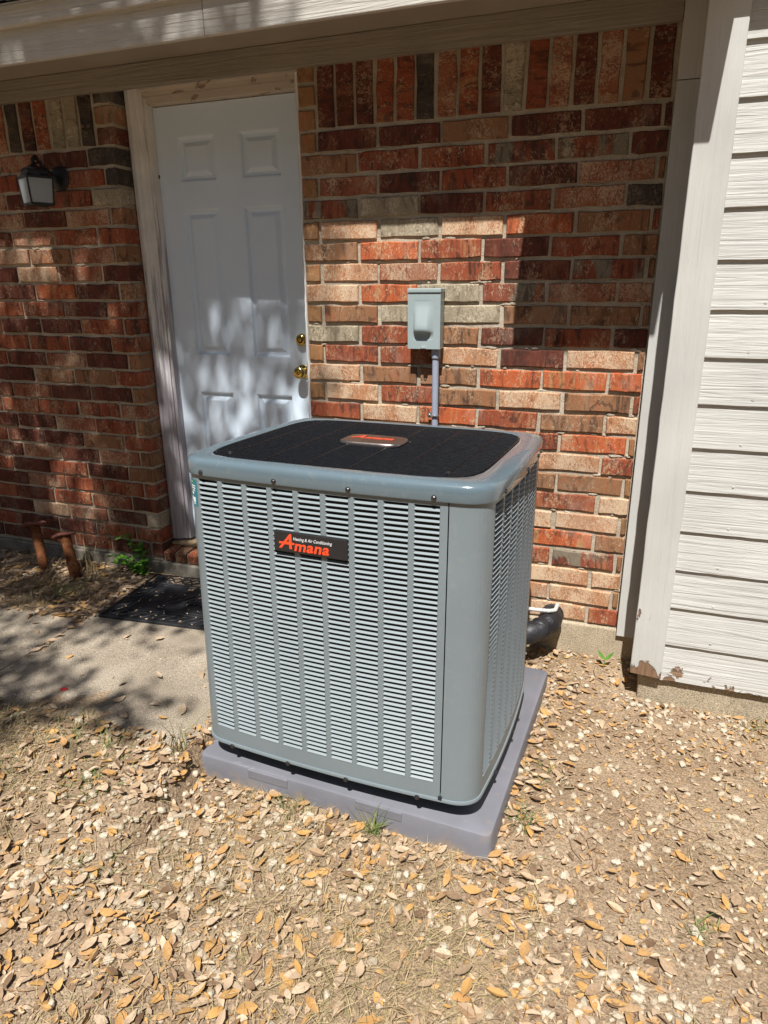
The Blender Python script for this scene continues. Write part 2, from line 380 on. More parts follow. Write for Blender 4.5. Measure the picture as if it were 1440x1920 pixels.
M_leafgrey = leaf_mat('dry_leaf_brown', [(0.0, (0.25, 0.17, 0.105)), (0.5, (0.34, 0.24, 0.15)), (1.0, (0.26, 0.15, 0.075))])
M_stone = leaf_mat('limestone_pebble', [(0.0, (0.3, 0.24, 0.165)), (0.3, (0.42, 0.34, 0.24)), (0.7, (0.5, 0.43, 0.325)), (1.0, (0.36, 0.29, 0.2))])
M_drygrass = leaf_mat('dry_grass', [(0.0, (0.27, 0.19, 0.1)), (0.6, (0.45, 0.34, 0.19)), (0.9, (0.34, 0.27, 0.13)), (1.0, (0.2, 0.2, 0.08))])
M_grass = leaf_mat('green_grass', [(0.0, (0.063, 0.112, 0.021)), (0.5, (0.126, 0.168, 0.042)), (0.8, (0.210, 0.210, 0.070)), (1.0, (0.252, 0.210, 0.098))])
M_weed = leaf_mat('weed_green', [(0.0, (0.05, 0.15, 0.015)), (0.6, (0.09, 0.24, 0.02)), (1.0, (0.14, 0.28, 0.04))])
M_treeleaf = leaf_mat('oak_leaf_green', [(0.0, (0.04, 0.07, 0.02)), (1.0, (0.08, 0.12, 0.035))])
M_bark = simple('bark', (0.16, 0.12, 0.09), 0.95, var=0.4, scale=14, bump=0.8, bscale=40)
def shingle_mat():
    t = NT('roof_shingle'); v = t.tc.outputs['Object']
    c = t.ramp(t.noise(v, 180, 3), [(0.3, (0.12, 0.11, 0.12)), (0.7, (0.32, 0.30, 0.33))])
    t.bump(t.noise(v, 300, 2), 0.6, 0.003)
    return t.set(c, 0.95, 0, 0.1)
M_shingle = shingle_mat()

# ------------------------------------------------------------------ ground
def gz(x, y):
    """height of the soil"""
    s = sstep(-1.2, -1.25, x); t = sstep(-1.9, -1.22, y)
    z = 0.089 * s * t + 0.012 * s * sstep(-0.6, -0.1, y)
    z += 0.035 * sstep(-0.4, 0.0, y) * sstep(-0.6, -0.2, x) * sstep(0.25, 0.0, x)
    z -= 0.016 * sstep(-1.0, -1.15, y) * sstep(-0.9, -0.4, x) * sstep(0.2, -0.2, x)
    z += 0.012 * noise.noise((x * 1.7, y * 1.7, 0.3)) * (1 - 0.5 * s)
    return z
def build_ground():
    fx = np.arange(-4.0, 1.9, 0.028); fy = np.arange(-2.5, 0.06, 0.028)
    xs = np.concatenate([[-400, -120, -40, -15, -8, -5], fx, [2.5, 4, 8, 15, 40, 120, 400]])
    ys = np.concatenate([[-400, -120, -40, -15, -8, -5, -3.4], fy, [0.5, 3, 12, 40, 120, 400]])
    vs = []
    for y in ys:
        for x in xs:
            z = gz(x, y)
            if -4 < x < 1.9 and -2.55 < y < 0.06:
                z += 0.004 * noise.noise((x * 14, y * 14, 5)) + 0.0035 * noise.noise((x * 40, y * 40, 9))
            elif abs(x) > 5 or y < -5: z = 0.0
            vs.append((x, y, z))
    nx = len(xs); fs = [(j * nx + i, j * nx + i + 1, (j + 1) * nx + i + 1, (j + 1) * nx + i) for j in range(len(ys) - 1) for i in range(nx - 1)]
    return structure(MB().add(vs, fs).build('ground', M_ground, smooth=True, fix=False))
build_ground()

# concrete walk: two pours with a joint between them
def slab(poly, ztop):
    n = len(poly)
    vs = [(x, y, ztop(x, y)) for x, y in poly] + [(x, y, -0.05) for x, y in poly]
    return MB().add(vs, [tuple(range(n)), tuple(range(2 * n - 1, n - 1, -1))] + [(i, i + n, (i + 1) % n + n, (i + 1) % n) for i in range(n)])
WZ = lambda x, y: 0.098 + 0.012 * (y + 0.5) * (1 if y < -0.5 else 0)
def jag(pts, amp=0.006, n=9):
    out = []
    for i, (a, b) in enumerate(zip(pts, pts[1:] + pts[:1])):
        for k in range(n):
            t = k / n; j = amp if k else 0
            out.append((a[0] + (b[0] - a[0]) * t + rnd.uniform(-j, j), a[1] + (b[1] - a[1]) * t + rnd.uniform(-j, j)))
    return out
structure(slab(jag([(-2.246, -1.175), (-1.275, -1.165), (-1.275, -0.02), (-2.236, -0.02)]), WZ).build('concrete_walk', M_walk, bevel=0.004, seg=2))
structure(slab(jag([(-4.2, -1.19), (-2.254, -1.175), (-2.243, -0.565), (-4.2, -0.585)]), WZ).build('concrete_walk', M_walk, bevel=0.004, seg=2))

# ------------------------------------------------------------------ brick walls
BH, JT = 0.066, 0.013
C = 0.08
ZB = 0.17
def brick_mesh(L, H, D, seed):
    r = random.Random(seed); cols = 4; ch = 0.0035
    j = lambda a: r.uniform(-a, a)
    xs = [(-L / 2 + ch) + (L - 2 * ch) * i / cols for i in range(cols + 1)]
    vs = []; fs = []
    fr_b = [(x + j(0.002), j(0.0015), -H / 2 + ch + j(0.0026)) for x in xs]; fr_t = [(x + j(0.002), j(0.0015), H / 2 - ch + j(0.0026)) for x in xs]
    ring0 = fr_b + fr_t[::-1]
    def outer(p, y):
        x, _, z = p; sx = -1 if x < -L / 2 + ch * 2 else (1 if x > L / 2 - ch * 2 else 0); sz = 1 if z > 0 else -1
        return (x + sx * ch + j(0.001), y, z + sz * ch + j(0.0012))
    ring1 = [outer(p, 0.0045) for p in ring0]; ring2 = [(x, D, z) for x, _, z in ring1]
    vs = ring0 + ring1 + ring2; n = len(ring0); m = cols + 1
    for i in range(cols): fs.append((i, i + 1, n - 2 - i, n - 1 - i))
    for k in (0, 1):
        for i in range(n): fs.append((k * n + (i + 1) % n, k * n + i, (k + 1) * n + i, (k + 1) * n + (i + 1) % n))
    return MB().add(vs, fs)
_bm = {}
def brick_data(L, typ, kind):
    key = (round(L, 2), typ, kind)
    if key not in _bm:
        _bm[key] = [brick_mesh(L, BH, 0.10, hash((round(L, 2), typ, k)) & 0xffff if False else int(L * 1000) * 7 + ord(typ) * 13 + k).mesh('brick', BR[typ]) for k in range(kind)]
    return rnd.choice(_bm[key])
def put_brick(parent, x0, x1, z, typ, y=0.0, variants=3):
    """one brick between two joints, lying in its course"""
    L = x1 - x0 - JT; Lr = max(0.03, round(L, 2))
    o = link('brick', brick_data(Lr, typ, variants), parent, ((x0 + x1) / 2 + rnd.uniform(-.0015, .0015), y + rnd.uniform(-0.0035, 0.002), z + C / 2 + rnd.uniform(-.0012, .0012)),
             (rnd.uniform(-.012, .012), rnd.uniform(-.006, .006), rnd.uniform(-.008, .008)), (L / Lr, 1, 1))
    return o
def put_soldier(parent, x, z0, typ, h=0.235):
    L = round(h, 2)
    return link('brick', brick_data(L, typ, 2), parent, (x + rnd.uniform(-.002, .002), rnd.uniform(-.003, .002), z0 + h / 2 + 0.006), (0, R(90) + rnd.uniform(-.01, .01), 0), (1, 1, 1))

# right-hand wall
wr = thing('brick_wall', 'sunlit brick wall right of the door, behind the air conditioner', 'brick wall')
MB().box(-1.336, 0.16, 0.0085, 0.15, ZB - 0.002, 2.42).build('mortar_bed', M_mortar, wr)
ROWS = {23: 'HDDBDDD', 22: 'BRRXXD', 21: 'HMDRDMB', 20: 'XGDRMK', 19: 'HWGWOBR', 18: 'BORDRB', 17: 'HWMRDXB', 16: 'WOGXMM', 15: 'HBGGBBB', 14: 'GRBDRD',
        13: 'HRRWDWB', 12: 'WBBOOO', 11: 'HWRBWBR', 10: 'RWORBW', 9: 'HRWBROH', 8: 'RBWRWR', 7: 'HOBRBBH', 6: 'WRBORW', 5: 'HBWRWWH', 4: 'RBOWOB', 3: 'HRBWRXB', 2: 'BROWWW', 1: 'HWRBWWH', 0: 'ROWBWR'}
for k, row in ROWS.items():
    z = ZB + k * C
    if k % 2: js = [-1.342, -1.262, -1.013, -0.764, -0.515, -0.265, -0.011, 0.022]
    else: js = [-1.342, -1.096, -0.845, -0.596, -0.348, -0.102, 0.022]
    for i, t in enumerate(row):
        put_brick(wr, js[i], js[i + 1], z, t)
for k in (24, 25, 26): put_brick(wr, -1.342, -1.262, ZB + k * C, 'H')
SOL = 'DDDRRKMRDGRMDMBDXD'
for i, t in enumerate(SOL):
    x = -1.222 + 0.0795 * i
    if x < 0.02: put_soldier(wr, x, ZB + 24 * C, t)

def smears(parent, x0, x1, n, r, dz=0.0):
    mb = MB()
    for i in range(n):
        k = r.randrange(1, 24); x = r.uniform(x0, x1); z = ZB + dz + k * C + r.uniform(-.004, .004); L = r.uniform(.012, .06)
        pts = [(x + L * t + r.uniform(-.002, .002), 0.0085 + r.uniform(-.001, .001), z + r.uniform(-.003, .003)) for t in (0, .25, .5, .75, 1)]
        mb.tube(pts, [.001, r.uniform(.004, .0065), r.uniform(.005, .0078), r.uniform(.004, .0065), .001], 6)
    stuff(mb.build('mortar_smear', M_mortar, parent, smooth=True))
smears(wr, -1.32, -0.01, 150, random.Random(8))
# left-hand wall
DZ = 0.012
XC = -2.222
wl_ = thing('brick_wall', 'tree shaded brick wall left of the door, carrying the lantern', 'brick wall')
MB().box(-4.3, XC - 0.006, 0.0085, 0.16, ZB - 0.002, 2.42).build('mortar_bed', M_mortar, wl_)
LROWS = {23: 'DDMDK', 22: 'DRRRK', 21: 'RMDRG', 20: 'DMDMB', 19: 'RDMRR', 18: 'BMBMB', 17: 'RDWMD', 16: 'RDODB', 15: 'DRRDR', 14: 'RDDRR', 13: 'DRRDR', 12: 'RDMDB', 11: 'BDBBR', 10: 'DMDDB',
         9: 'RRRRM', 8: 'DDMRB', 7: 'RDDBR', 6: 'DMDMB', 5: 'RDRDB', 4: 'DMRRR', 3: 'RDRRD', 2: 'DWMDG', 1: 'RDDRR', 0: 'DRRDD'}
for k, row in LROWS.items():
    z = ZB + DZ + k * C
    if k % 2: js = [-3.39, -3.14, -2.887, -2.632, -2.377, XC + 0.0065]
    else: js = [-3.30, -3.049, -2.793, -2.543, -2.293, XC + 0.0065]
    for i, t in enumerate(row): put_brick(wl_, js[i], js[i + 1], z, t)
    # far left courses, out of the photograph's frame
    # reveal brick turning the corner into the doorway
    Lr = 0.12 if k % 2 else 0.17
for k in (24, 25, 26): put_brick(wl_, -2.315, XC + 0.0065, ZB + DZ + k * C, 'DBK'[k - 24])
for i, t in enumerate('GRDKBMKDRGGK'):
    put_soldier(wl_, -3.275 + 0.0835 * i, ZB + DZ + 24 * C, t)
smears(wl_, -3.2, XC - 0.06, 130, random.Random(9), DZ)
far = MB(); fr_ = random.Random(12)
for k in range(24):
    x1 = -3.39 if k % 2 else -3.30
    while x1 > -4.3:
        x0 = max(-4.3, x1 - 0.249)
        far.box(x0 + .0065, x1 - .0065, fr_.uniform(-.003, .002), 0.05, ZB + DZ + k * C + .007, ZB + DZ + k * C + .073, fr_.randrange(5)); x1 -= 0.249
x1 = -3.275 - 0.0835
while x1 > -4.25:
    far.box(x1 - .033, x1 + .033, 0, .05, ZB + DZ + 24 * C + .006, ZB + DZ + 24 * C + .24, fr_.randrange(5)); x1 -= 0.0835
stuff(far.build('brick', [BR[c] for c in 'RDBMD'], wl_))

# door sill: a rowlock course of bricks on edge
wsill = thing('brick_sill', 'row of bricks on edge forming the door sill', 'brick sill')
MB().add([(XC, 0.012, 0.168), (-1.345, 0.012, 0.168), (-1.345, 0.2, 0.168), (XC, 0.2, 0.168), (XC, 0.012, 0.212), (-1.345, 0.012, 0.212), (-1.345, 0.2, 0.243), (XC, 0.2, 0.243)],
         [(0, 3, 2, 1), (4, 5, 6, 7), (0, 1, 5, 4), (1, 2, 6, 5), (2, 3, 7, 6), (3, 0, 4, 7)]).build('mortar_bed', M_mortar, wsill)
sb = {t: brick_mesh(0.058, 0.05, 0.13, 90 + i).mesh('brick', BR[t]) for i, t in enumerate('RBXD')}
for i in range(12):
    link('brick', sb['RBRXDRBR'[i % 8]], wsill, (XC + 0.04 + 0.0722 * i, rnd.uniform(-.003, .003), 0.196), (R(10), rnd.uniform(-.02, .02), 0))

# foundation under the brick
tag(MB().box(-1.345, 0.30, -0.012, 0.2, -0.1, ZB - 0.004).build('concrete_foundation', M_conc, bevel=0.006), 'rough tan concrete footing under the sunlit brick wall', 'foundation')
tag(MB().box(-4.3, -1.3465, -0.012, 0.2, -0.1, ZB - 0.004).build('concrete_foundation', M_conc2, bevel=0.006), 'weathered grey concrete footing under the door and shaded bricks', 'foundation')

# ------------------------------------------------------------------ door
YD = 0.16
door = thing('entry_door', 'white six panel entry door with brass knob and dappled shade', 'door', (-1.76, YD, 0.245))
def door_leaf():
    X0, X1, Z0, Z1 = -0.365, 0.365, 0.0, 2.022
    xs = [X0, -0.255, -0.062, 0.06, 0.255, X1]
    zs = [Z0, 0.21, 0.79, 0.961, 1.608, 1.718, 1.902, Z1]
    mb = MB(); panels = []
    for i in range(5):
        for j in range(7):
            if i in (1, 3) and j in (1, 3, 5): panels.append((xs[i], xs[i + 1], zs[j], zs[j + 1])); continue
            mb.add([(xs[i], 0, zs[j]), (xs[i + 1], 0, zs[j]), (xs[i + 1], 0, zs[j + 1]), (xs[i], 0, zs[j + 1])], [(0, 1, 2, 3)])
    mb.add([(X0, 0, Z0), (X1, 0, Z0), (X1, .044, Z0), (X0, .044, Z0), (X0, 0, Z1), (X1, 0, Z1), (X1, .044, Z1), (X0, .044, Z1)],
           [(0, 3, 2, 1), (4, 5, 6, 7), (1, 2, 6, 5), (2, 3, 7, 6), (3, 0, 4, 7)])
    mb.build('door_slab', M_door, door, fix=False)
    for (a, b, c, d) in panels:
        loops = [(0, 0.0), (0.005, 0.0015), (0.012, 0.0125), (0.024, 0.013), (0.042, 0.002), (0.046, 0.0015)]
        vs = []; fs = []
        for ins, y in loops: vs += [(a + ins, y, c + ins), (b - ins, y, c + ins), (b - ins, y, d - ins), (a + ins, y, d - ins)]
        for k in range(len(loops) - 1):
            for q in range(4): fs.append((k * 4 + q, k * 4 + (q + 1) % 4, (k + 1) * 4 + (q + 1) % 4, (k + 1) * 4 + q))
        k = len(loops) - 1; fs.append((k * 4, k * 4 + 1, k * 4 + 2, k * 4 + 3))
        MB().add(vs, fs).build('door_panel', M_door, door, fix=False)
door_leaf()
TOY = Matrix.Rotation(R(90), 4, 'X')          # local z -> -y
def at(x, z, y=0): return Matrix.Translation((x, y, z)) @ TOY
kx = 0.318
kn = MB().lathe([(0.031, 0), (0.032, 0.003), (0.029, 0.008), (0.017, 0.011), (0.0125, 0.02), (0.0135, 0.027), (0.022, 0.033), (0.0265, 0.042), (0.0268, 0.052), (0.024, 0.058), (0.018, 0.061), (0.0, 0.0615)], 28, at(kx, 0.902)).build('door_knob', M_brass, door, smooth=True)
MB().lathe([(0.0095, 0.0612), (0.0095, 0.0632), (0.0, 0.0632)], 16, at(kx, 0.902)).build('key_cylinder', M_brass, kn, smooth=True)
MB().box(kx - 0.0009, kx + 0.0009, -0.0640, -0.0630, 0.8975, 0.9065).build('keyway', M_brass_d, kn)
db = MB().lathe([(0.028, 0), (0.0285, 0.006), (0.0265, 0.015), (0.023, 0.021), (0.0185, 0.0235), (0.0, 0.0237)], 28, at(kx, 1.044)).build('deadbolt', M_brass, door, smooth=True)
MB().lathe([(0.0155, 0.0234), (0.015, 0.0255), (0.0, 0.0255)], 20, at(kx, 1.044)).build('keyhole_face', M_brass_d, db, smooth=True)
MB().lathe([(0.0085, 0.0254), (0.0085, 0.0275), (0.0, 0.0275)], 16, at(kx, 1.044)).build('key_cylinder', M_brass, db, smooth=True)
MB().box(-0.367, -0.361, -0.004, 0.002, 1.74, 1.755).build('hinge_pin', M_brass_d, door)

# frame round the door
dfm = thing('door_frame', 'weathered door casing with peeling white paint', 'door frame')
def moulded(x0, x1, z0, z1, y0, y1, steps):
    """upright casing, profile stepping back from the outer to the inner edge"""
    mb = MB(); pts = [(x0, y1)] + [(x0 + (x1 - x0) * a, y0 + b) for a, b in steps] + [(x1, y1)]
    n = len(pts)
    vs = [(x, y, z0) for x, y in pts] + [(x, y, z1) for x, y in pts]
    mb.add(vs, [tuple(range(n))[::-1], tuple(range(n, 2 * n))] + [(i, (i + 1) % n, (i + 1) % n + n, i + n) for i in range(n)])
    return mb
STEP = [(0.0, 0.004), (0.06, 0.0), (0.3, 0.0), (0.42, 0.006), (0.6, 0.009), (0.7, 0.02), (1.0, 0.022)]
moulded(XC + 0.004, -2.142, 0.262, 2.385, 0.092, 0.19, STEP).build('left_casing', M_casing, dfm, bevel=0.0015, seg=1)
MB().box(-2.1415, -2.126, 0.122, 0.22, 0.262, 2.30).build('left_jamb', M_casing, dfm, bevel=0.001, seg=1)
hc = MB()
pts = [(0.19, 2.41), (0.092, 2.41), (0.092, 2.352), (0.100, 2.345), (0.102, 2.325), (0.114, 2.321), (0.116, 2.302), (0.19, 2.302)]
hc.add([(-2.1415, y, z) for y, z in pts] + [(-1.30, y, z) for y, z in pts], [tuple(range(8)), tuple(range(15, 7, -1))] + [(i, i + 8, (i + 1) % 8 + 8, (i + 1) % 8) for i in range(8)])
hc.build('head_casing', M_headcas, dfm, bevel=0.0012, seg=1)
MB().box(-2.126, -1.345, 0.115, 0.22, 2.271, 2.3015).build('head_jamb', M_headcas, dfm, bevel=0.001, seg=1)
MB().box(-1.391, -1.336, 0.09, 0.22, 0.25, 2.30).build('right_jamb', M_casing, dfm)
ck = MB(); pp = []
for i in range(60): pp.append((-1.3445 + rnd.uniform(-.0025, .0025), 0.018 + rnd.uniform(-.003, .003), 0.262 + i * 0.0345))
ck.tube(pp, [0.0055 + rnd.uniform(-.002, .0025) for _ in pp], 6).build('caulk_bead', M_caulk, dfm, smooth=True)
MB().box(-2.215, -1.345, 0.075, 0.215, 0.236, 0.249).build('threshold', M_thresh, dfm, bevel=0.004)

# ------------------------------------------------------------------ eave
eave = thing('roof_eave', 'grey painted roof eave with fascia above the door', 'roof eave')
MB().box(-4.4, 0.021, -0.026, 0.006, 2.303, 2.388).build('frieze_board', M_frieze_shade, eave, bevel=0.003)
MB().box(-4.4, 1.9, -0.322, 0.0, 2.389, 2.401).build('soffit', M_soffit_shade, eave)
MB().box(-4.4, -1.512, -0.344, -0.3225, 2.337, 2.475).build('fascia_board', M_trim, eave, bevel=0.003)
MB().box(-1.510, 1.9, -0.3445, -0.3225, 2.337, 2.475).build('fascia_board', M_trim, eave, bevel=0.003)
MB().box(-4.4, 1.9, -0.366, -0.3446, 2.448, 2.512).build('drip_board', M_trim, eave, bevel=0.004)
sh = MB()
for i in range(24):
    x0 = -4.4 + i * 0.262
    zo = 0.004 * (i % 2)
    sh.add([(x0, -0.395, 2.518 + zo), (x0 + .258, -0.395, 2.518 + zo), (x0 + .258, -0.395, 2.527 + zo), (x0, -0.395, 2.527 + zo), (x0, 0.34, 2.807 + zo), (x0 + .258, 0.34, 2.807 + zo), (x0 + .258, 0.34, 2.816 + zo), (x0, 0.34, 2.816 + zo)],
           [(0, 1, 2, 3), (3, 2, 6, 7), (1, 5, 6, 2), (0, 3, 7, 4), (0, 4, 5, 1), (4, 7, 6, 5)])
stuff(sh.build('shingle_edge', M_shingle, eave))
MB().add([(-4.4, -0.385, 2.5125), (1.9, -0.385, 2.5125), (1.9, 0.35, 2.80), (-4.4, 0.35, 2.80), (-4.4, -0.385, 2.5165), (1.9, -0.385, 2.5165), (1.9, 0.35, 2.805), (-4.4, 0.35, 2.805)],
         [(0, 3, 2, 1), (4, 5, 6, 7), (0, 1, 5, 4), (1, 2, 6, 5), (2, 3, 7, 6), (3, 0, 4, 7)]).build('roof_deck', M_trim, eave)
MB().box(-4.4, 1.9, -0.3215, -0.305, 2.402, 2.47).build('sub_fascia', M_soffit_shade, eave)
MB().box(-1.535, -1.487, -0.3220, -0.310, 2.338, 2.3885).build('joint_batten', M_soffit_shade, eave)
# unseen shadow caster added above the frame, notched to shape its edge: its shade falls on the bricks right of the box
er = MB()
poly = [(-0.385, -0.63), (0.118, -0.63), (0.118, -0.545), (0.163, -0.545), (0.163, -0.367), (-0.385, -0.367)]
n = len(poly)
er.add([(x, y, 2.375) for x, y in poly] + [(x, y, 2.53) for x, y in poly], [tuple(range(n))[::-1], tuple(range(n, 2 * n))] + [(i, (i + 1) % n, (i + 1) % n + n, i + n) for i in range(n)])
er.build('eave_shadow_caster', M_trim, eave, bevel=0.004)

# ------------------------------------------------------------------ siding wing on the right
wing = thing('siding_wall', 'pale grey lap siding wall with corner board at the right', 'siding wall')
ZL = [0.114, 0.262, 0.411, 0.558, 0.704, 0.851, 1.000, 1.146, 1.295, 1.442, 1.589, 1.737, 1.882, 2.026, 2.170, 2.316]
XR = 1.7
NAIL = MB().lathe([(0.0042, 0), (0.0042, 0.0008), (0.003, 0.0014)], 8, TOY).mesh('nail_head', M_board)
for i in range(len(ZL) - 1):
    z0, z1 = ZL[i], ZL[i + 1] + 0.02
    nseg = 40; mb = MB(); vs = []
    for k in range(nseg + 1):
        x = 0.1895 + (XR - 0.1895) * k / nseg
        w = rnd.uniform(-.0007, .0007) + (rnd.uniform(-.006, .004) if i == 0 and rnd.random() < 0.5 else 0)
        vs += [(x, -0.2585, z0 + w), (x, -0.2455, z0 + w), (x, -0.2375, z1), (x, -0.2475, z1)]
    fs = []
    for k in range(nseg):
        a = 4 * k; b = a + 4
        for q in range(4): fs.append((a + q, a + (q + 1) % 4, b + (q + 1) % 4, b + q))
    fs += [(0, 3, 2, 1), (4 * nseg, 4 * nseg + 1, 4 * nseg + 2, 4 * nseg + 3)]
    mb.add(vs, fs).build('siding_board', M_board_low if i == 0 else M_board, wing)
cbm = MB(); nz = 30; vs = []
for k in range(nz + 1):
    z = 0.128 + (2.36 - 0.128) * k / nz + (rnd.uniform(-.004, .004) if k == 0 else 0)
    e = rnd.uniform(-.0012, .0012)
    vs += [(0.083 + e, -0.275, z), (0.192 + e, -0.275, z - (0.007 if k == 0 else 0)), (0.192 + e, -0.248, z - (0.007 if k == 0 else 0)), (0.083 + e, -0.248, z)]
fs = [(0, 3, 2, 1), (4 * nz, 4 * nz + 1, 4 * nz + 2, 4 * nz + 3)]
for k in range(nz):
    for q in range(4): fs.append((4 * k + q, 4 * k + (q + 1) % 4, 4 * k + 4 + (q + 1) % 4, 4 * k + 4 + q))
cbm.add(vs, fs).build('corner_board', M_corner, wing, bevel=0.002, seg=1)
for i in range(len(ZL) - 1):
    for x in (0.335, 0.741, 1.147):
        link('nail_head', NAIL, wing, (x + rnd.uniform(-.02, .02), -0.2578, ZL[i] + 0.022 + rnd.uniform(-.004, .004)))
MB().box(0.090, 0.100, -0.2475, -0.031, 0.150, 2.36).build('return_board', M_trimz, wing)
MB().box(0.0225, 0.104, -0.0305, -0.001, 0.148, 2.135).build('wall_trim', M_trimz, wing, bevel=0.002)
MB().box(0.0225, 0.104, -0.0300, -0.001, 2.1375, 2.40).build('wall_trim', M_trimz, wing, bevel=0.002)
MB().box(0.1005, XR, -0.2365, 0.1, 0.15, 2.38).build('sheathing', M_trimz, wing)
tag(MB().box(0.118, XR, -0.237, 0.1, -0.12, 0.149).build('concrete_foundation', M_conc, bevel=0.006), 'tan concrete footing showing under the grey siding boards', 'foundation')

# ------------------------------------------------------------------ wall lantern
lan = thing('wall_lantern', 'black wall lantern with frosted panes on the shaded bricks', 'lantern', (-2.552, -0.004, 1.988))
lan.scale = (0.86, 0.86, 0.86)
bp = MB().lathe([(0.0, 0.0), (0.058, 0.0), (0.059, 0.006), (0.054, 0.012), (0.036, 0.020), (0.02, 0.026), (0.0, 0.027)][1:], 28, at(0.02, 0.0)).build('back_plate', M_black_iron, lan, smooth=True)
arm = [(0.02, -0.02, 0.0), (0.015, -0.045, 0.012), (0.0, -0.085, 0.04), (-0.008, -0.11, 0.075), (-0.012, -0.126, 0.082), (-0.012, -0.14, 0.076), (-0.012, -0.14, 0.055)]
MB().tube(arm, 0.0085, 10).build('arm', M_black_iron, lan, smooth=True)
MB().tube([(-0.012, -0.118 + 0.017 * math.cos(t), 0.076 + 0.017 * math.sin(t)) for t in [i * math.pi / 8 for i in range(15)]], 0.0045, 8).build('finial_scroll', M_black_iron, lan, smooth=True)
LC = Vector((-0.012, -0.14, 0))
def sq(h, z, rot=0.35): return [LC + Vector((h * math.cos(rot + math.pi / 4 + k * math.pi / 2), h * math.sin(rot + math.pi / 4 + k * math.pi / 2), z)) for k in range(4)]
ROT = R(20) + R(45)
def sqz(h, z): return sq(h, z, ROT)
def stackq(levels):
    mb = MB(); vs = []; fs = []
    for h, z in levels: vs += sqz(h, z)
    for k in range(len(levels) - 1):
        for q in range(4): fs.append((4 * k + q, 4 * k + (q + 1) % 4, 4 * k + 4 + (q + 1) % 4, 4 * k + 4 + q))
    fs += [(3, 2, 1, 0), tuple(4 * (len(levels) - 1) + q for q in range(4))]
    return mb.add(vs, fs)
stackq([(0.092, -0.014), (0.094, -0.008), (0.070, 0.004), (0.068, 0.020), (0.074, 0.022), (0.046, 0.038), (0.022, 0.044), (0.012, 0.054)]).build('roof_cap', M_black_iron, lan)
fr = stackq([(0.079, -0.142), (0.081, -0.136), (0.074, -0.132), (0.074, -0.130)])
tp, bt = sqz(0.088, -0.014), sqz(0.076, -0.134)
for a, b in zip(tp, bt): fr.tube([a, b], 0.0048, 6)
for k in range(4): fr.tube([bt[k], bt[(k + 1) % 4]], 0.0045, 6); fr.tube([tp[k], tp[(k + 1) % 4]], 0.0045, 6)
fr.build('cage_frame', M_black_iron, lan)
for k in range(4):
    a, b, c, d = [LC + (p - LC) * 0.0 + (p - LC) for p in (bt[k], bt[(k + 1) % 4], tp[(k + 1) % 4], tp[k])]
    ins = Vector((0, 0, 0))
    nrm = (b - a).cross(d - a).normalized() * 0.0015
    MB().add([a - nrm, b - nrm, c - nrm, d - nrm, a + nrm, b + nrm, c + nrm, d + nrm], [(0, 1, 2, 3), (7, 6, 5, 4), (0, 4, 5, 1), (1, 5, 6, 2), (2, 6, 7, 3), (3, 7, 4, 0)]).build('glass_pane', M_glass, lan)
sp = [LC + Vector((0.022 * math.cos(t), 0.022 * math.sin(t), -0.11 + 0.075 * t / (8 * math.pi))) for t in [i * math.pi / 6 for i in range(49)]]
MB().tube(sp, 0.0065, 6).build('spiral_bulb', M_bulb, lan, smooth=True)

# ------------------------------------------------------------------ disconnect box and conduit
dbx = thing('disconnect_box', 'grey electrical disconnect box mounted on the sunlit bricks', 'electrical box', (-0.803, -0.004, 1.282))
MB().box(-0.064, 0.064, -0.054, -0.001, 0.002, 0.21).build('box_body', M_box, dbx, bevel=0.002)
MB().box(-0.068, 0.0675, -0.063, -0.001, 0.2105, 0.2265).build('rain_cap', M_box, dbx, bevel=0.003)
def cover():
    x0, x1, z0, z1 = -0.066, 0.0655, 0.0, 0.209
    a, b, c, d = -0.043, 0.039, 0.034, 0.184
    Y = -0.0585
    mb = MB()
    xs = [x0, a, b, x1]; zs = [z0, c, d, z1]
    for i in range(3):
        for j in range(3):
            if i == 1 and j == 1: continue
            mb.add([(xs[i], Y, zs[j]), (xs[i + 1], Y, zs[j]), (xs[i + 1], Y, zs[j + 1]), (xs[i], Y, zs[j + 1])], [(0, 1, 2, 3)])
    mb.add([(x0, Y, z0), (x1, Y, z0), (x1, -0.006, z0 + .001), (x0, -0.006, z0 + .001), (x0, Y, z1), (x1, Y, z1), (x1, -0.006, z1), (x0, -0.006, z1)], [(0, 3, 2, 1), (4, 5, 6, 7), (1, 2, 6, 5), (3, 0, 4, 7)])
    mb.build('front_cover', M_box, dbx, fix=False)
    prof = [(d, 0.0, 0), (d - .006, 0.001, .2), (d - .03, -0.006, .5), (d - .06, -0.0135, .9), (d - .09, -0.021, 1.2), (d - .105, -0.0235, 1.3), (d - .115, -0.0225, 1.3), (d - .121, -0.017, 1.2), (d - .126, -0.004, .9), (d - .136, 0.0025, .5), (c + .004, 0.002, .2), (c, 0.0, 0)]
    vs = []; fs = []; nx = 10
    for z, dy, k in prof:
        for i in range(nx + 1):
            t = i / nx; x = a + (b - a) * t
            e = min(1, min(t * 7, (1 - t) * 3.2)); e = e * e * (3 - 2 * e)
            vs.append((x, Y + dy * e, z))
    for j in range(len(prof) - 1):
        for i in range(nx):
            p = j * (nx + 1) + i; fs.append((p, p + nx + 1, p + nx + 2, p + 1))
    MB().add(vs, fs).build('handle_hood', M_box, dbx, smooth=True, fix=False)
cover()
MB().box(-0.010, 0.008, -0.066, -0.0590, 0.001, 0.0055).tube([(-0.001 + 0.005 * math.cos(t), -0.068 + 0.005 * math.sin(t), 0.003) for t in [i * math.pi / 4 for i in range(9)]], 0.0015, 6).build('lock_hasp', M_galv, dbx)
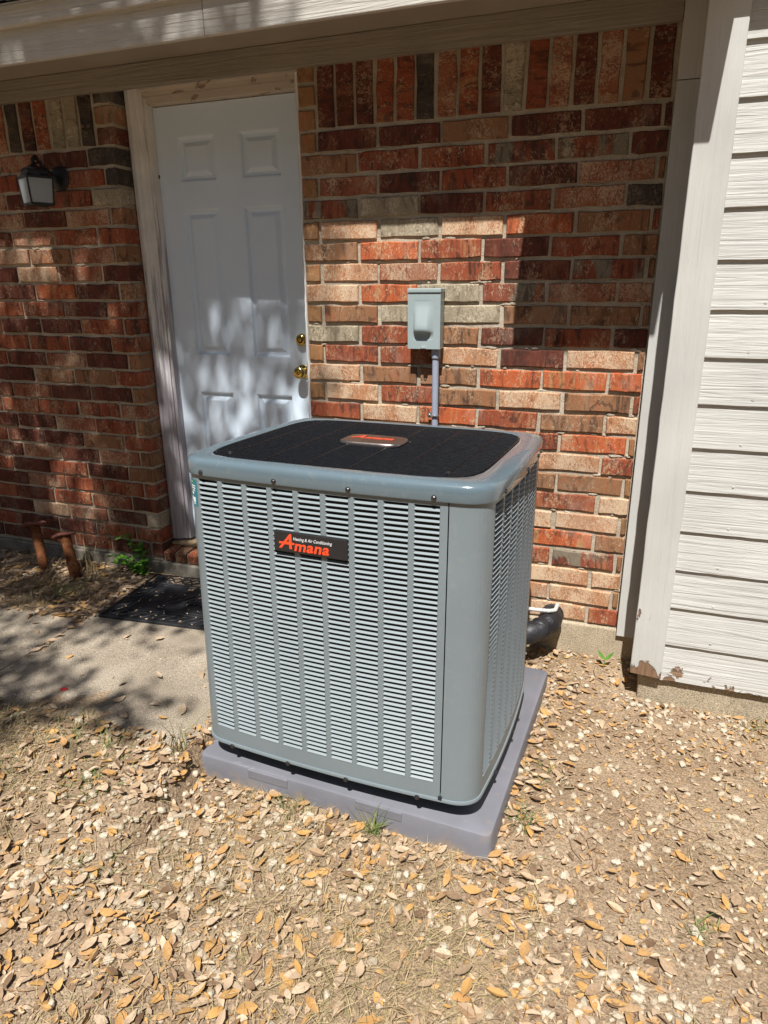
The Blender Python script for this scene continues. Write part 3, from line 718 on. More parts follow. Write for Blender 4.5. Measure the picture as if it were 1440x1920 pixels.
con = thing('conduit_pipe', 'grey plastic conduit running down the bricks from the disconnect box', 'conduit', (-0.762, -0.030, 0.3))
MB().tube([(0, 0, 0.0), (0, 0, 0.45), (0, 0, 0.70), (-0.001, 0, 0.975)], 0.0132, 16).build('pipe', M_pvc, con, smooth=True)
MB().lathe([(0.0175, 0.945), (0.018, 0.948), (0.018, 0.976), (0.0175, 0.98)], 18).build('coupling', M_pvc, con, smooth=True)
stp = MB(); stp.tube([(0.0152 * math.cos(t), 0.0152 * math.sin(t) - 0.001, 0.715) for t in [math.pi * (1 + i / 10) for i in range(11)]], 0.0045, 6)
stp.box(-0.034, -0.0135, 0.004, 0.010, 0.705, 0.726)
stp.lathe([(0.006, 0), (0.006, 0.005), (0.003, 0.007)], 10, at(-0.024, 0.715, 0.003))
stp.build('pipe_strap', M_galv, con, smooth=True)

# ------------------------------------------------------------------ equipment pad
pad = thing('equipment_pad', 'purple grey plastic pad under the air conditioner', 'equipment pad', (-0.7247, -0.6885, 0.0590), (-0.02, 0, -0.038))
hx, hy = 0.486, 0.481
pm = MB()
lv = [(0.0, 0.0), (0.006, -0.010), (0.008, -0.05), (0.012, -0.095)]
vs = []
def rrect(ex, z, rad=0.02, n=5):
    out = []
    for cx, cyy, a0 in ((hx + ex - rad, hy + ex - rad, 0), (-hx - ex + rad, hy + ex - rad, 90), (-hx - ex + rad, -hy - ex + rad, 180), (hx + ex - rad, -hy - ex + rad, 270)):
        for k in range(n): t = R(a0 + 90 * k / (n - 1)); out.append((cx + rad * math.cos(t), cyy + rad * math.sin(t), z))
    return out
loops = [rrect(-0.005, 0.0), rrect(0.0, -0.0025), rrect(0.002, -0.008), rrect(0.004, -0.045), rrect(0.009, -0.098)]
n = len(loops[0]); vs = sum(loops, []); fs = [tuple(range(n))]
for k in range(len(loops) - 1):
    for i in range(n): fs.append((k * n + i, (k + 1) * n + i, (k + 1) * n + (i + 1) % n, k * n + (i + 1) % n))
pm.add(vs, fs).build('pad_body', M_pad, pad, smooth=True)
for x0, x1 in ((-0.30, -0.155), (0.075, 0.225)):
    MB().box(x0, x1, -hy - 0.0052, -hy + 0.02, -0.036, -0.0040).build('grip_rib', M_pad, pad, bevel=0.003)

# ------------------------------------------------------------------ air conditioner
ac = thing('air_conditioner', 'grey louvered air conditioner with black fan grille on top', 'air conditioner', (-0.7437, -0.7834, 0.1142), (-0.026, 0, -0.0339))
ac.scale = (0.98, 0.98, 0.98)
HWX, HDY, SX, SY, BOW = 0.4745, 0.399, 0.385, 0.322, 0.014
HB = 0.913
def fpt(x): return Vector((x, -(HDY - BOW * (x / SX) ** 2)))
def spt(y): return Vector((HWX - BOW * (y / SY) ** 2, y))
def corner(n=9):
    p0, p3 = fpt(SX), spt(-SY)
    t0 = Vector((1, 2 * BOW / SX)).normalized(); t1 = Vector((2 * BOW / SY, 1)).normalized()
    h = 0.040
    p1, p2 = p0 + t0 * h, p3 - t1 * h
    return [p0 * (1 - t) ** 3 + p1 * 3 * t * (1 - t) ** 2 + p2 * 3 * t * t * (1 - t) + p3 * t ** 3 for t in [i / n for i in range(n + 1)]]
cor = corner()
def outline():
    q = [fpt(SX * t) for t in np.linspace(-1, 1, 13)][:-1] + cor[:-1] + [spt(SY * t) for t in np.linspace(-1, 1, 13)][:-1]
    q2 = [Vector((p.x, -p.y)) for p in reversed(cor)][:-1]
    rear = [Vector((-p.x, -p.y)) for p in [fpt(SX * t) for t in np.linspace(-1, 1, 13)]][:-1]
    q3 = [Vector((-p.x, -p.y)) for p in cor][:-1]
    lf = [Vector((-p.x, -p.y)) for p in [spt(SY * t) for t in np.linspace(-1, 1, 13)]][:-1]
    q4 = [Vector((-p.x, p.y)) for p in reversed(cor)][:-1]
    return q + q2 + rear + q3 + lf + q4
OUT = outline()
def offset(pts, d):
    n = len(pts); res = []
    for i, p in enumerate(pts):
        t = (pts[(i + 1) % n] - pts[i - 1]).normalized(); res.append(p + Vector((t.y, -t.x)) * d)
    return res
def ring_mesh(levels, cap_top=False, cap_bot=False):
    mb = MB(); vs = []; fs = []; n = len(OUT)
    for d, z in levels: vs += [(p.x, p.y, z) for p in offset(OUT, d)]
    for k in range(len(levels) - 1):
        for i in range(n): fs.append((k * n + i, k * n + (i + 1) % n, (k + 1) * n + (i + 1) % n, (k + 1) * n + i))
    if cap_top: fs.append(tuple((len(levels) - 1) * n + i for i in range(n)))
    if cap_bot: fs.append(tuple(range(n))[::-1])
    return mb.add(vs, fs)
ring_mesh([(-0.075, -0.066), (-0.075, 0.0105), (0.0, 0.0095), (0.0045, 0.0115), (0.005, 0.0185), (0.003, 0.0222), (-0.03, 0.0226)], True, True).build('base_pan', M_ac, ac, smooth=True, fix=False)
ring_mesh([(-0.034, 0.0235), (-0.034, 0.90)], True).build('coil_core', M_coil, ac, fix=False)
COLW, PITCH_C, NROW = 0.0685, 0.0838, 55
ZC0, ZC1 = 0.072, 0.899
DP = (ZC1 - ZC0) / NROW
def panel(pts, opens, name, mat=M_ac):
    """pts: outline points; opens[i] true when the strip i..i+1 is a louver column"""
    mb = MB(); th = 0.0012
    for i in range(len(pts) - 1):
        a, b = pts[i], pts[i + 1]
        for z0, z1 in ([(0.0235, ZC0), (ZC1, HB)] if opens[i] else [(0.0235, HB)]):
            mb.add([(a.x, a.y, z0), (b.x, b.y, z0), (b.x, b.y, z1), (a.x, a.y, z1)], [(0, 1, 2, 3)])
    o = mb.build(name, mat, ac, smooth=True, fix=False); return o
def louver_verts(w, sd=0):
    h = w / 2; e = 0.0035
    # lip at the outside below, sloping in and up
    pr = [(-0.0012, 0.0), (-0.0016, 0.0012), (0.0058, 0.0062)] if not sd else [(-0.0012, 0.0), (-0.0018, 0.0018), (0.0045, 0.0042)]
    vs = []
    for (y, z) in pr: vs += [(-h + (e if z > 0.004 else 0), y, z), (h - (e if z > 0.004 else 0), y, z)]
    vs += [(-h, 0.0004, 0.0125), (h, 0.0004, 0.0125), (-h, 0.0004, -0.0006), (h, 0.0004, -0.0006)]
    fs = [(0, 1, 3, 2), (2, 3, 5, 4), (8, 9, 1, 0), (4, 6, 2), (5, 3, 7)]
    return vs, fs
def col_frame(a, b):
    d = (b - a); return (a + b) / 2, math.atan2(d.y, d.x), d.length
# front panel
fx = []; fo = []
c0 = 0.3355 - 8 * PITCH_C - COLW
fx.append(-SX - 0.0); fo.append(False)
fxs = [-0.418]
for k in range(9): fxs += [c0 + PITCH_C * k, c0 + PITCH_C * k + COLW]
fxs += [0.356]
def fcur(x):
    if x >= -SX: return fpt(x)
    # continue round the left corner
    for p, q in zip(cor, cor[1:]):
        if p.x <= -x <= q.x + 1e-9: t = (-x - p.x) / (q.x - p.x); r_ = p.lerp(q, t); return Vector((-r_.x, r_.y))
    return fpt(x)
fpts = [fcur(x) for x in fxs]; fop = [i % 2 == 1 for i in range(len(fxs) - 1)]
front = panel(fpts, fop, 'louver_panel')
lv_me = None
rest = MB()
for k in range(9):
    cpt, ang, ln = col_frame(fpts[1 + 2 * k], fpts[2 + 2 * k])
    vs, fs = louver_verts(ln)
    if k >= 4: me = MB().add(vs, fs).mesh('louver', M_aclouv, fix=False)
    Mx = Matrix.Translation((cpt.x, cpt.y, 0)) @ Matrix.Rotation(ang, 4, 'Z')
    for r_ in range(NROW):
        z = ZC0 + DP * r_
        if k >= 4: link('louver', me, front, (cpt.x, cpt.y, z), (0, 0, ang))
        else: rest.add([Mx @ Vector((x, y, zz + z)) for x, y, zz in vs], fs)
stuff(rest.build('louver', M_aclouv, front, fix=False))
# right side panel
spts = [spt(-0.322)]; sop = []
for k in range(7):
    y0 = -0.316 + 0.0838 * k
    spts += [spt(y0), spt(y0 + 0.0685)]
spts.append(spt(0.322))
sop = [i % 2 == 1 for i in range(len(spts) - 1)]
side = panel(spts, sop, 'louver_panel')
rest = MB()
for k in range(7):
    cpt, ang, ln = col_frame(spts[1 + 2 * k], spts[2 + 2 * k]); vs, fs = louver_verts(ln, 1)
    Mx = Matrix.Translation((cpt.x, cpt.y, 0)) @ Matrix.Rotation(ang, 4, 'Z')
    for r_ in range(NROW): rest.add([Mx @ Vector((x, y, zz + ZC0 + DP * r_)) for x, y, zz in vs], fs)
stuff(rest.build('louver', M_aclouv, side, fix=False))
# solid corner panel with the seam at its left, left corner, left side and rear
cp = [Vector((0.3592, fpt(0.3592).y))] + cor[:-1] + [spt(-0.322)]
panel(cp, [False] * len(cp), 'corner_panel')
lc = [Vector((-p.x, p.y)) for p in reversed(cor)]
lc = [p for p in lc if p.x < -0.4182] + [fpts[0]]
panel(lc, [False] * len(lc), 'corner_panel')
rl = [spt(0.322)] + [Vector((p.x, -p.y)) for p in reversed(cor)][1:] + [Vector((x, 0.399 - BOW * (x / SX) ** 2)) for x in np.linspace(0.3, -0.34, 9)] + [Vector((-p.x, -p.y)) for p in cor][1:] + [Vector((-spt(y).x, y)) for y in np.linspace(0.25, -0.322, 8)]
panel(rl, [False] * len(rl), 'rear_panel')
MB().box(0.356, 0.3592, fpt(0.357).y - 0.0025, fpt(0.357).y + 0.006, 0.903, 0.9123).build('seam_clip', M_coil, ac)
MB().box(0.352, 0.3632, fpt(0.357).y - 0.006, fpt(0.357).y + 0.004, 0.019, 0.029).build('seam_clip', M_coil, ac)
# lid
GA, GB, GP = 0.424, 0.356, 7.0
GCX, GCY = -0.005, -0.006
def sup(th, a=GA, b=GB, p=GP):
    c, s_ = math.cos(th), math.sin(th)
    r_ = (abs(c / a) ** p + abs(s_ / b) ** p) ** (-1 / p); return Vector((r_ * c, r_ * s_))
def lid():
    lev = [(-0.004, HB + 0.001), (0.0075, HB - 0.001), (0.009, HB + 0.004), (0.009, HB + 0.028), (0.0083, HB + 0.0345), (0.006, HB + 0.0405), (0.0015, HB + 0.0455), (-0.005, HB + 0.0485), (-0.012, HB + 0.050), (-0.026, HB + 0.0508)]
    mb = MB(); vs = []; fs = []; n = len(OUT)
    for d, z in lev: vs += [(p.x, p.y, z) for p in offset(OUT, d)]
    ins = offset(OUT, -0.026)
    for z, k in ((HB + 0.0515, 1.0), (HB + 0.0490, 0.988), (HB + 0.025, 0.984)):
        for p in ins:
            g = sup(math.atan2(p.y, p.x)) * k; vs.append((g.x + GCX, g.y + GCY, z))
    for k in range(len(lev) + 2):
        for i in range(n): fs.append((k * n + i, k * n + (i + 1) % n, (k + 1) * n + (i + 1) % n, (k + 1) * n + i))
    mb.add(vs, fs).build('top_lid', M_lid, ac, smooth=True, fix=False)
lid()
gr = MB().lathe([(0.0, 0.0)], 3) if False else None
ths = [i * 2 * math.pi / 72 for i in range(72)]
floor_ = MB(); floor_.add([(*(sup(t) * 0.99), HB + 0.022) for t in ths], [tuple(range(72))])  # black plate stands in for the shaded cavity below the wires
grille = floor_.build('fan_grille', M_coil, ac, fix=False); grille.location = (GCX, GCY, 0)
GZ = HB + 0.0470
def dome(x, y): return GZ + 0.003 * (1 - min(1, (x / GA) ** 2) ** 1.5) * (1 - min(1, (y / GB) ** 2) ** 1.5)
wires = MB(); yv = -GB + 0.008
while yv < GB - 0.004:
    c = (1 - (abs(yv) / (GB * .978)) ** GP); 
    if c > 0:
        xe = GA * 0.978 * c ** (1 / GP)
        wires.tube([(x, yv, dome(x, yv)) for x in np.linspace(-xe, xe, 13)], 0.0045, 8, cap=False)
    yv += 0.0185
stuff(wires.build('grille_wire', M_wire, grille, smooth=True))
wires = MB().tube([(*(sup(t) * 0.975), dome(*(sup(t) * 0.975)) + .001) for t in ths + [0.0]], 0.0035, 6, cap=False).build('grille_rim', M_wire, grille, smooth=True)
for x in (-0.335, -0.2, -0.067, 0.067, 0.2, 0.335):
    ye = GB * 0.975 * (1 - (abs(x) / (GA * .978)) ** GP) ** (1 / GP)
    MB().tube([(x, y, dome(x, y) + 0.0018) for y in np.linspace(-ye, ye, 15)], 0.0030, 6, cap=False).build('grille_rib', M_wire, grille, smooth=True)
def screw(name, parent, p, mat3, r=0.0062):
    return MB().lathe([(r * 1.35, 0), (r * 1.35, 0.0012), (r, 0.0016), (r, 0.0042), (r * .75, 0.0052)], 8, mat3).build(name, M_screw, parent)
for sx in (-1, 1):
    for s2 in (-1, 1): screw('grille_screw', grille, None, Matrix.Translation((sx * 0.335, s2 * 0.300, dome(0.335, 0.300) + 0.003)), 0.007)
def edge_screw(p, d, z):
    ang = math.atan2(d.y, d.x)
    return Matrix.Translation((p.x, p.y, z)) @ Matrix.Rotation(ang, 4, 'Z') @ Matrix.Rotation(R(90), 4, 'Y')
for x in (-0.385, -0.137, 0.0875, 0.3205): p = fcur(x); screw('screw', ac, None, edge_screw(p + Vector((0, -0.008)), Vector((0, -1)), HB + 0.008))
for x in (-0.345, -0.135, 0.065, 0.29): p = fcur(x); screw('screw', ac, None, edge_screw(p + Vector((0, -0.0045)), Vector((0, -1)), 0.011))
for y in (-0.262, 0.0, 0.2, 0.275): p = spt(y); screw('screw', ac, None, edge_screw(p + Vector((0.008, 0)), Vector((1, -.03)), HB + 0.008))
for y in (-0.2, 0.03, 0.16): p = spt(y); screw('screw', ac, None, edge_screw(p + Vector((0.0045, 0)), Vector((1, -.03)), 0.011))
# front name badge
bx0, bx1, bz0, bz1 = -0.1425, 0.0825, 0.7215, 0.782
yb = fpt(0.1).y - 0.004
badge = MB().box(bx0, bx1, yb - 0.007, yb + 0.005, bz0, bz1).mesh('name_badge', M_badge, bevel=0.003)
badge = link('name_badge', badge, ac)
def letters(txt, size, x, z, y, mat, parent, name, **kw):
    xs = kw.pop('xs', 1.0)
    me = text_mesh(txt, size, mat, **kw); return link(name, me, parent, (x, y, z), (R(90), 0, 0), (xs, 1, 1))
yl = yb - 0.0072
letters('A', 0.060, bx0 + 0.018, bz0 + 0.0125, yl, M_red, badge, 'logo_letter', shear=0.42, offset=0.0012, xs=0.95)
letters('mana', 0.043, bx0 + 0.063, bz0 + 0.0085, yl, M_red, badge, 'logo_lettering', shear=0.2, offset=0.0010, xs=1.12, spacing=1.07)
MB().box(bx0 + 0.017, bx0 + 0.0655, yl - 0.0009, yl + 0.0006, bz0 + 0.0245, bz0 + 0.0300).build('logo_bar', M_red, badge)
letters('Heating & Air Conditioning', 0.0128, bx0 + 0.061, bz0 + 0.0385, yl, M_lett, badge, 'small_lettering', shear=0.25, offset=0.0001, xs=0.84)
# badge in the middle of the grille
tb = MB(); vs = []; fs = []
NB = 32
def bsup(th, k, z): g = sup(th, 0.100 * k, 0.066 * k, 5.0); return (g.x, g.y, z)
zt = dome(0, 0) + 0.003
for k, z in ((1.0, zt), (1.02, zt + 0.004), (1.0, zt + 0.0095), (0.965, zt + 0.0115)): vs += [bsup(2 * math.pi * i / NB, k, z) for i in range(NB)]
for k in range(3):
    for i in range(NB): fs.append((k * NB + i, k * NB + (i + 1) % NB, (k + 1) * NB + (i + 1) % NB, (k + 1) * NB + i))
topb = tb.add(vs, fs + [tuple(range(NB))[::-1]]).build('top_badge', M_chrome, grille, smooth=True, fix=False)
MB().add([bsup(2 * math.pi * i / NB, 0.965, zt + 0.0115) for i in range(NB)] + [bsup(2 * math.pi * i / NB, 0.6, zt + 0.0130) for i in range(NB)] + [(0, 0, zt + 0.0136)],
         [(i, (i + 1) % NB, NB + (i + 1) % NB, NB + i) for i in range(NB)] + [(NB + i, NB + (i + 1) % NB, 2 * NB) for i in range(NB)]).build('badge_face', M_topbadge, topb, smooth=True, fix=False)
link('logo_letter', text_mesh('A', 0.058, M_redtop, 0.0006, 0.002, 0.35), topb, (-0.075, -0.008, zt + 0.0138))
link('logo_lettering', text_mesh('mana', 0.041, M_redtop, 0.0006, 0.0016, 0.2), topb, (-0.031, -0.009, zt + 0.0139), None, (1.1, 1, 1))
# energy sticker on the left front corner
def wrap(x0, x1, z0, z1, d, mat, name, parent, n=6):
    xs_ = np.linspace(x0, x1, n); vs = []
    for x in xs_:
        p = fcur(x); q = fcur(x + 0.002); t = (q - p).normalized(); nn = Vector((t.y, -t.x)); p = p + nn * d
        vs += [(p.x, p.y, z0), (p.x, p.y, z1)]
    return MB().add(vs, [(2 * i, 2 * i + 2, 2 * i + 3, 2 * i + 1) for i in range(n - 1)]).build(name, mat, parent, fix=False)
stk = wrap(-0.4565, -0.4135, 0.811, 0.893, 0.0006, M_teal, 'sticker', ac)
wrap(-0.4525, -0.4335, 0.8815, 0.8865, 0.0010, M_lime, 'sticker_print', stk)
for (a, b, c, d) in ((-.441, -.433, .856, .871), (-.431, -.4145, .866, .8695), (-.430, -.415, .859, .8625), (-.429, -.417, .852, .8555), (-.441, -.424, .841, .849), (-.44, -.43, .822, .835), (-.428, -.417, .818, .833), (-.44, -.418, .811, .8155)):
    wrap(a - .009, b - .006, c + .005, d + .005, 0.0010, M_white, 'sticker_print', stk, 3)

# ------------------------------------------------------------------ refrigerant line and flex conduit
P = [(-0.66, -0.30, 0.115), (-0.54, -0.25, 0.125), (-0.43, -0.20, 0.140), (-0.34, -0.165, 0.158), (-0.28, -0.13, 0.172), (-0.248, -0.085, 0.183), (-0.24, -0.03, 0.19), (-0.24, 0.01, 0.19)]
pp = []; rr = []
for i in range(len(P) - 1):
    for k in range(4):
        t = k / 4; pp.append(tuple(a + (b - a) * t for a, b in zip(P[i], P[i + 1]))); rr.append(0.046 + rnd.uniform(-.004, .005))
o = MB().tube(pp, rr, 14).build('refrigerant_line', M_insul, smooth=True)
tag(o, 'thick black wrapped pipe running from the air conditioner into the wall', 'insulated pipe')
flx = [(-0.62, -0.16, 0.245), (-0.5, -0.125, 0.252), (-0.38, -0.11, 0.252), (-0.30, -0.10, 0.247), (-0.245, -0.085, 0.243), (-0.225, -0.06, 0.238), (-0.222, 0.0, 0.236)]
pp = []; rr = []
for i in range(len(flx) - 1):
    for k in range(12):
        t = k / 12; pp.append(tuple(a + (b - a) * t for a, b in zip(flx[i], flx[i + 1]))); rr.append(0.0088 if k % 3 else 0.0070)
tag(MB().tube(pp, rr, 8).build('flexible_conduit', M_flex, smooth=True), 'thin white ribbed conduit lying along the black wrapped pipe', 'flexible conduit')
cpn = thing('copper_pipe', 'short copper tube below the black wrapped pipe', 'pipe', (-0.36, -0.19, 0.055))
MB().tube([(-0.15, -0.05, 0.0), (-0.05, -0.02, 0.004), (0.0, 0, 0.01), (0.025, 0.01, 0.022)], 0.011, 10).build('tube', M_copper, cpn, smooth=True)
MB().tube([(0.02, 0.008, 0.018), (0.036, 0.014, 0.034)], 0.0135, 10).build('end_cap', M_flex, cpn, smooth=True)

# ------------------------------------------------------------------ doormat
mt = thing('doormat', 'black rubber welcome mat in front of the door', 'doormat', (-2.202, -0.516, 0.0975), (0, 0, R(5.2)))
ML, MW = 0.76, 0.485
MB().box(0, ML, 0, MW, 0, 0.006).build('mat_base', M_mat, mt, bevel=0.002)
def frame(a, b, h0, h1, name):
    mb = MB()
    for (x0, x1, y0, y1) in ((a, ML - a, a, b), (a, ML - a, MW - b, MW - a), (a, b, b, MW - b), (ML - b, ML - a, b, MW - b)): mb.box(x0, x1, y0, y1, h0, h1)
    return mb.build(name, M_mat, mt, bevel=0.0015, seg=1)
frame(0.0015, 0.014, 0.0061, 0.0105, 'outer_rim'); frame(0.092, 0.104, 0.0061, 0.0105, 'inner_rim'); frame(0.114, 0.120, 0.0061, 0.009, 'inner_rim')
sc = MB()
def wave(p0, p1, nrm, n):
    for ph in (0, math.pi):
        pts = []
        for i in range(n * 6 + 1):
            t = i / (n * 6); off = 0.022 * math.sin(t * n * math.pi + ph)
            pts.append((p0[0] + (p1[0] - p0[0]) * t + nrm[0] * off, p0[1] + (p1[1] - p0[1]) * t + nrm[1] * off, 0.0075))
        sc.tube(pts, 0.005, 5)
wave((0.03, 0.053), (ML - 0.03, 0.053), (0, 1), 14); wave((0.03, MW - 0.053), (ML - 0.03, MW - 0.053), (0, 1), 14)
wave((0.053, 0.08), (0.053, MW - 0.08), (1, 0), 7); wave((ML - 0.053, 0.08), (ML - 0.053, MW - 0.08), (1, 0), 7)
sc.build('braided_border', M_mat, mt, smooth=True)
link('welcome_lettering', text_mesh('Welcome', 0.125, M_mat, 0.0045, 0.0, 0.35), mt, (0.19, 0.195, 0.0075), None, (0.92, 1, 1))

# ------------------------------------------------------------------ rusty posts
def post(label, top, base, r, seed):
    rr_ = random.Random(seed)
    t, b = Vector(top), Vector(base); d = (t - b).normalized()
    root = thing('rusty_post', label, 'metal post', b, (0, 0, 0), 'rusty posts leaning by the wall')
    L = (t - b).length
    q = d.to_track_quat('Z', 'Y').to_matrix().to_4x4()
    MB().lathe([(r * (1 + rr_.uniform(-.06, .06)), -0.08 + (L + 0.08) * i / 9) for i in range(10)], 12, q).build('pipe', M_rust, root, smooth=True)
    fl = MB(); vs = []; n = 18
    for z, k in ((L - .004, .92), (L, 1.0), (L + .007, 1.0), (L + .010, .9)):
        for i in range(n):
            a = 2 * math.pi * i / n; rad = 0.058 * k * (1 + 0.13 * math.sin(3 * a + seed) + rr_.uniform(-.03, .03))
            vs.append(q @ Vector((rad * math.cos(a), rad * 0.8 * math.sin(a), z + 0.006 * math.sin(2 * a))))
    fs = [tuple(range(n))[::-1], tuple(range(3 * n, 4 * n))]
    for k in range(3):
        for i in range(n): fs.append((k * n + i, k * n + (i + 1) % n, (k + 1) * n + (i + 1) % n, (k + 1) * n + i))
    fl.add(vs, fs).build('flange_cap', M_rustcap, root, smooth=True)
post('rusty pipe post with flange cap farther from the door', (-2.915, -0.13, 0.335), (-2.835, -0.19, 0.07), 0.025, 1)
post('rusty pipe post with flange cap nearer the door', (-2.70, -0.15, 0.305), (-2.605, -0.21, 0.065), 0.026, 2)

# ------------------------------------------------------------------ leaves, stones, grass
def leaf_geo(r, L, w, curl, fold):
    """leaf along x: 5 stations, folded on the midrib; 12 triangles"""
    st = [(0.0, 0.02), (0.22, 0.72), (0.48, 1.0), (0.76, 0.68), (1.0, 0.03)]
    vs = []; asym = r.uniform(-.1, .1)
    for t, k in st:
        x = (t - 0.5) * L; z0 = curl * ((t - 0.5) ** 2) * L * 1.6
        bend = r.uniform(-.02, .02) * L * t
        hw = w * 0.5 * k
        vs += [(x, -hw * (1 + asym) + bend, z0 + fold * hw), (x, bend, z0), (x, hw * (1 - asym) + bend, z0 + fold * hw)]
    fs = []
    for i in range(len(st) - 1):
        a = 3 * i; fs += [(a, a + 3, a + 4, a + 1), (a + 1, a + 4, a + 5, a + 2)]
    return np.array(vs), fs
rl_ = random.Random(21)
TEMPL = []
for i in range(14):
    TEMPL.append(leaf_geo(rl_, 1.0, rl_.uniform(0.34, 0.5), rl_.uniform(-0.35, 0.5), rl_.uniform(-0.4, 0.5)))
SMALL = [leaf_geo(rl_, 1.0, rl_.uniform(0.4, 0.62), rl_.uniform(-0.8, 0.9), rl_.uniform(-0.9, 0.9)) for i in range(6)]
PADC, PADS, PADCO = (-0.7247, -0.6876), math.sin(-0.038), math.cos(-0.038)
def in_pad(x, y, m=0.0):
    dx, dy = x - PADC[0], y - PADC[1]; lx, ly = dx * PADCO + dy * PADS, -dx * PADS + dy * PADCO
    return abs(lx) < 0.487 + m and abs(ly) < 0.491 + m
def on_slab(x, y, m=0.0):
    return (-2.25 - m < x < -1.275 + m and y > -1.17 - m) or (x <= -2.24 and -1.18 - m < y < -0.575 + m)
def on_mat(x, y):
    a = R(5.2); dx, dy = x + 2.202, y + 0.516; return -0.01 < dx * math.cos(a) + dy * math.sin(a) < ML + .01 and -0.01 < -dx * math.sin(a) + dy * math.cos(a) < MW + .01
def blocked(x, y):
    if in_pad(x, y, 0.004): return True
    if y > -0.015: return True
    if x > 0.112 and y > -0.245: return True
    return False
def leaf_density(x, y):
    if blocked(x, y) or on_slab(x, y, -0.03): return 0
    d = 1.0
    # bare dirt strip on the right, between pad and siding
    if x > -0.3:
        bare = sstep(-1.35, -0.85, y) * sstep(-0.30, -0.02, x)
        d *= 1 - 0.88 * bare
        if x > -0.12 and y > -1.5: d *= 0.55
        if y > -0.32 and x > 0.12: d = max(d, 0.6)
        if y > -0.6: d *= 0.7
    n = noise.noise((x * 2.6 + 3, y * 2.6, 1.5)); d *= min(1, max(0.18, 0.72 + 0.85 * n))
    if x < -1.5 and y > -0.5: d *= 1.1
    if -1.9 < x < -0.8 and -1.62 < y < -1.22 and not in_pad(x, y, 0.07): d *= 0.62
    if -1.42 < x < -1.19 and -1.4 < y < -0.3: d = 1.0
    if in_pad(x, y, 0.06): d = max(d, 0.9) if y < -0.9 or x < -1.2 else max(d, 0.75)
    return d
def scatter(n, dens, r, x0=-3.5, x1=1.25, y0=-2.35, y1=-0.01):
    out = []
    while len(out) < n:
        x, y = r.uniform(x0, x1), r.uniform(y0, y1)
        # stay within the cone the camera can see (with a margin)
        if y < -1.2 and (x < -2.9 + (-1.2 - y) * 1.1 or x > 0.75 + (y + 1.2) * 0.25 + 0.5): continue
        if r.random() < dens(x, y): out.append((x, y))
    return out
def leaf_mats(o): return o
def xf(vs, L, yaw, pit, rol, x, y, z):
    Rm = np.array((Matrix.Rotation(yaw, 3, 'Z') @ Matrix.Rotation(pit, 3, 'Y') @ Matrix.Rotation(rol, 3, 'X')))
    return (vs * L) @ Rm.T + np.array([x, y, z])
lr = random.Random(5)
spots = scatter(6000, leaf_density, lr)
spots.sort(key=lambda p: p[1])
leafstuff = MB(); singles = []
for i, (x, y) in enumerate(spots):
    big = lr.random()
    L = lr.uniform(0.032, 0.054) if big > 0.42 else lr.uniform(0.014, 0.032)
    z = gz(x, y) + lr.uniform(0.003, 0.017) + (0.006 if lr.random() < 0.15 else 0)
    pit, rol, yaw = lr.gauss(0, 0.13), lr.gauss(0, 0.22), lr.uniform(0, 6.283)
    if lr.random() < 0.10: rol = lr.gauss(0, 0.9)
    singles.append((x, y, z, L, yaw, pit, rol, big))
# the nearest large leaves are things of their own
cand = [s for s in singles if s[7] > 0.45 and s[1] < -1.30 and s[3] > 0.042 and -1.75 < s[0] < 0.45]
cand.sort(key=lambda s: math.hypot(s[0] + 0.3, s[1] + 2.1)); cand = cand[:280]; cs = set(id(s) for s in cand)
for s in singles:
    if id(s) in cs: continue
    t = TEMPL[lr.randrange(14)] if s[7] > 0.3 else SMALL[lr.randrange(6)]
    leafstuff.add(xf(t[0], s[3], s[4], s[5], s[6], s[0], s[1], s[2]), t[1])
for (x, y) in scatter(12000, lambda x, y: min(1, leaf_density(x, y) + .12) if leaf_density(x, y) > 0 else 0, lr):
    t = SMALL[lr.randrange(6)]
    leafstuff.add(xf(t[0], lr.uniform(.006, .02), lr.uniform(0, 6.3), lr.gauss(0, .4), lr.gauss(0, .5), x, y, gz(x, y) + lr.uniform(.001, .009)), t[1])
for (x, y) in scatter(3600, lambda x, y: 0 if (blocked(x, y) or x < -0.35) else 0.35 + 0.9 * max(0, noise.noise((x * 3.1, y * 3.1, 21))), lr, -0.4, 1.0):
    t = (SMALL + TEMPL)[lr.randrange(20)]
    leafstuff.add(xf(t[0], lr.uniform(.008, .03), lr.uniform(0, 6.3), lr.gauss(0, .3), lr.gauss(0, .4), x, y, gz(x, y) + lr.uniform(.001, .008)), t[1])
stuff(leafstuff.build('leaf_litter', M_leaf, smooth=True, fix=False))
COLS = [('pale', M_leafpale), ('orange', M_leaforange), ('brown', M_leafgrey)]
LM = {}
for cn, m in COLS:
    LM[cn] = []
    for k, (v, f) in enumerate(TEMPL): LM[cn].append(MB().add(v, f).mesh('fallen_leaf', m, smooth=True, fix=False))
def region(x, y):
    if x < -0.95: return 'on the ground left of the pad corner'
    if x > -0.15: return 'on the bare soil at the right'
    return 'on the ground in front of the pad'
CW = {'pale': 'pale tan', 'orange': 'orange brown', 'brown': 'dull brown'}
def put_leaf(x, y, z, L, yaw, pit, rol, where, grp):
    cn = lr.choices(['pale', 'orange', 'brown'], [0.5, 0.3, 0.2])[0]
    o = link('fallen_leaf', lr.choice(LM[cn]), None, (x, y, z + 0.004), Matrix.Rotation(yaw, 3, 'Z').to_euler(), (L, L, L))
    o.rotation_euler = (Matrix.Rotation(yaw, 3, 'Z') @ Matrix.Rotation(pit, 3, 'Y') @ Matrix.Rotation(rol, 3, 'X')).to_euler()
    return tag(o, f'large {CW[cn]} dry oak leaf lying {where}', 'leaf', grp.replace('leaves', CW[cn] + ' leaves'))
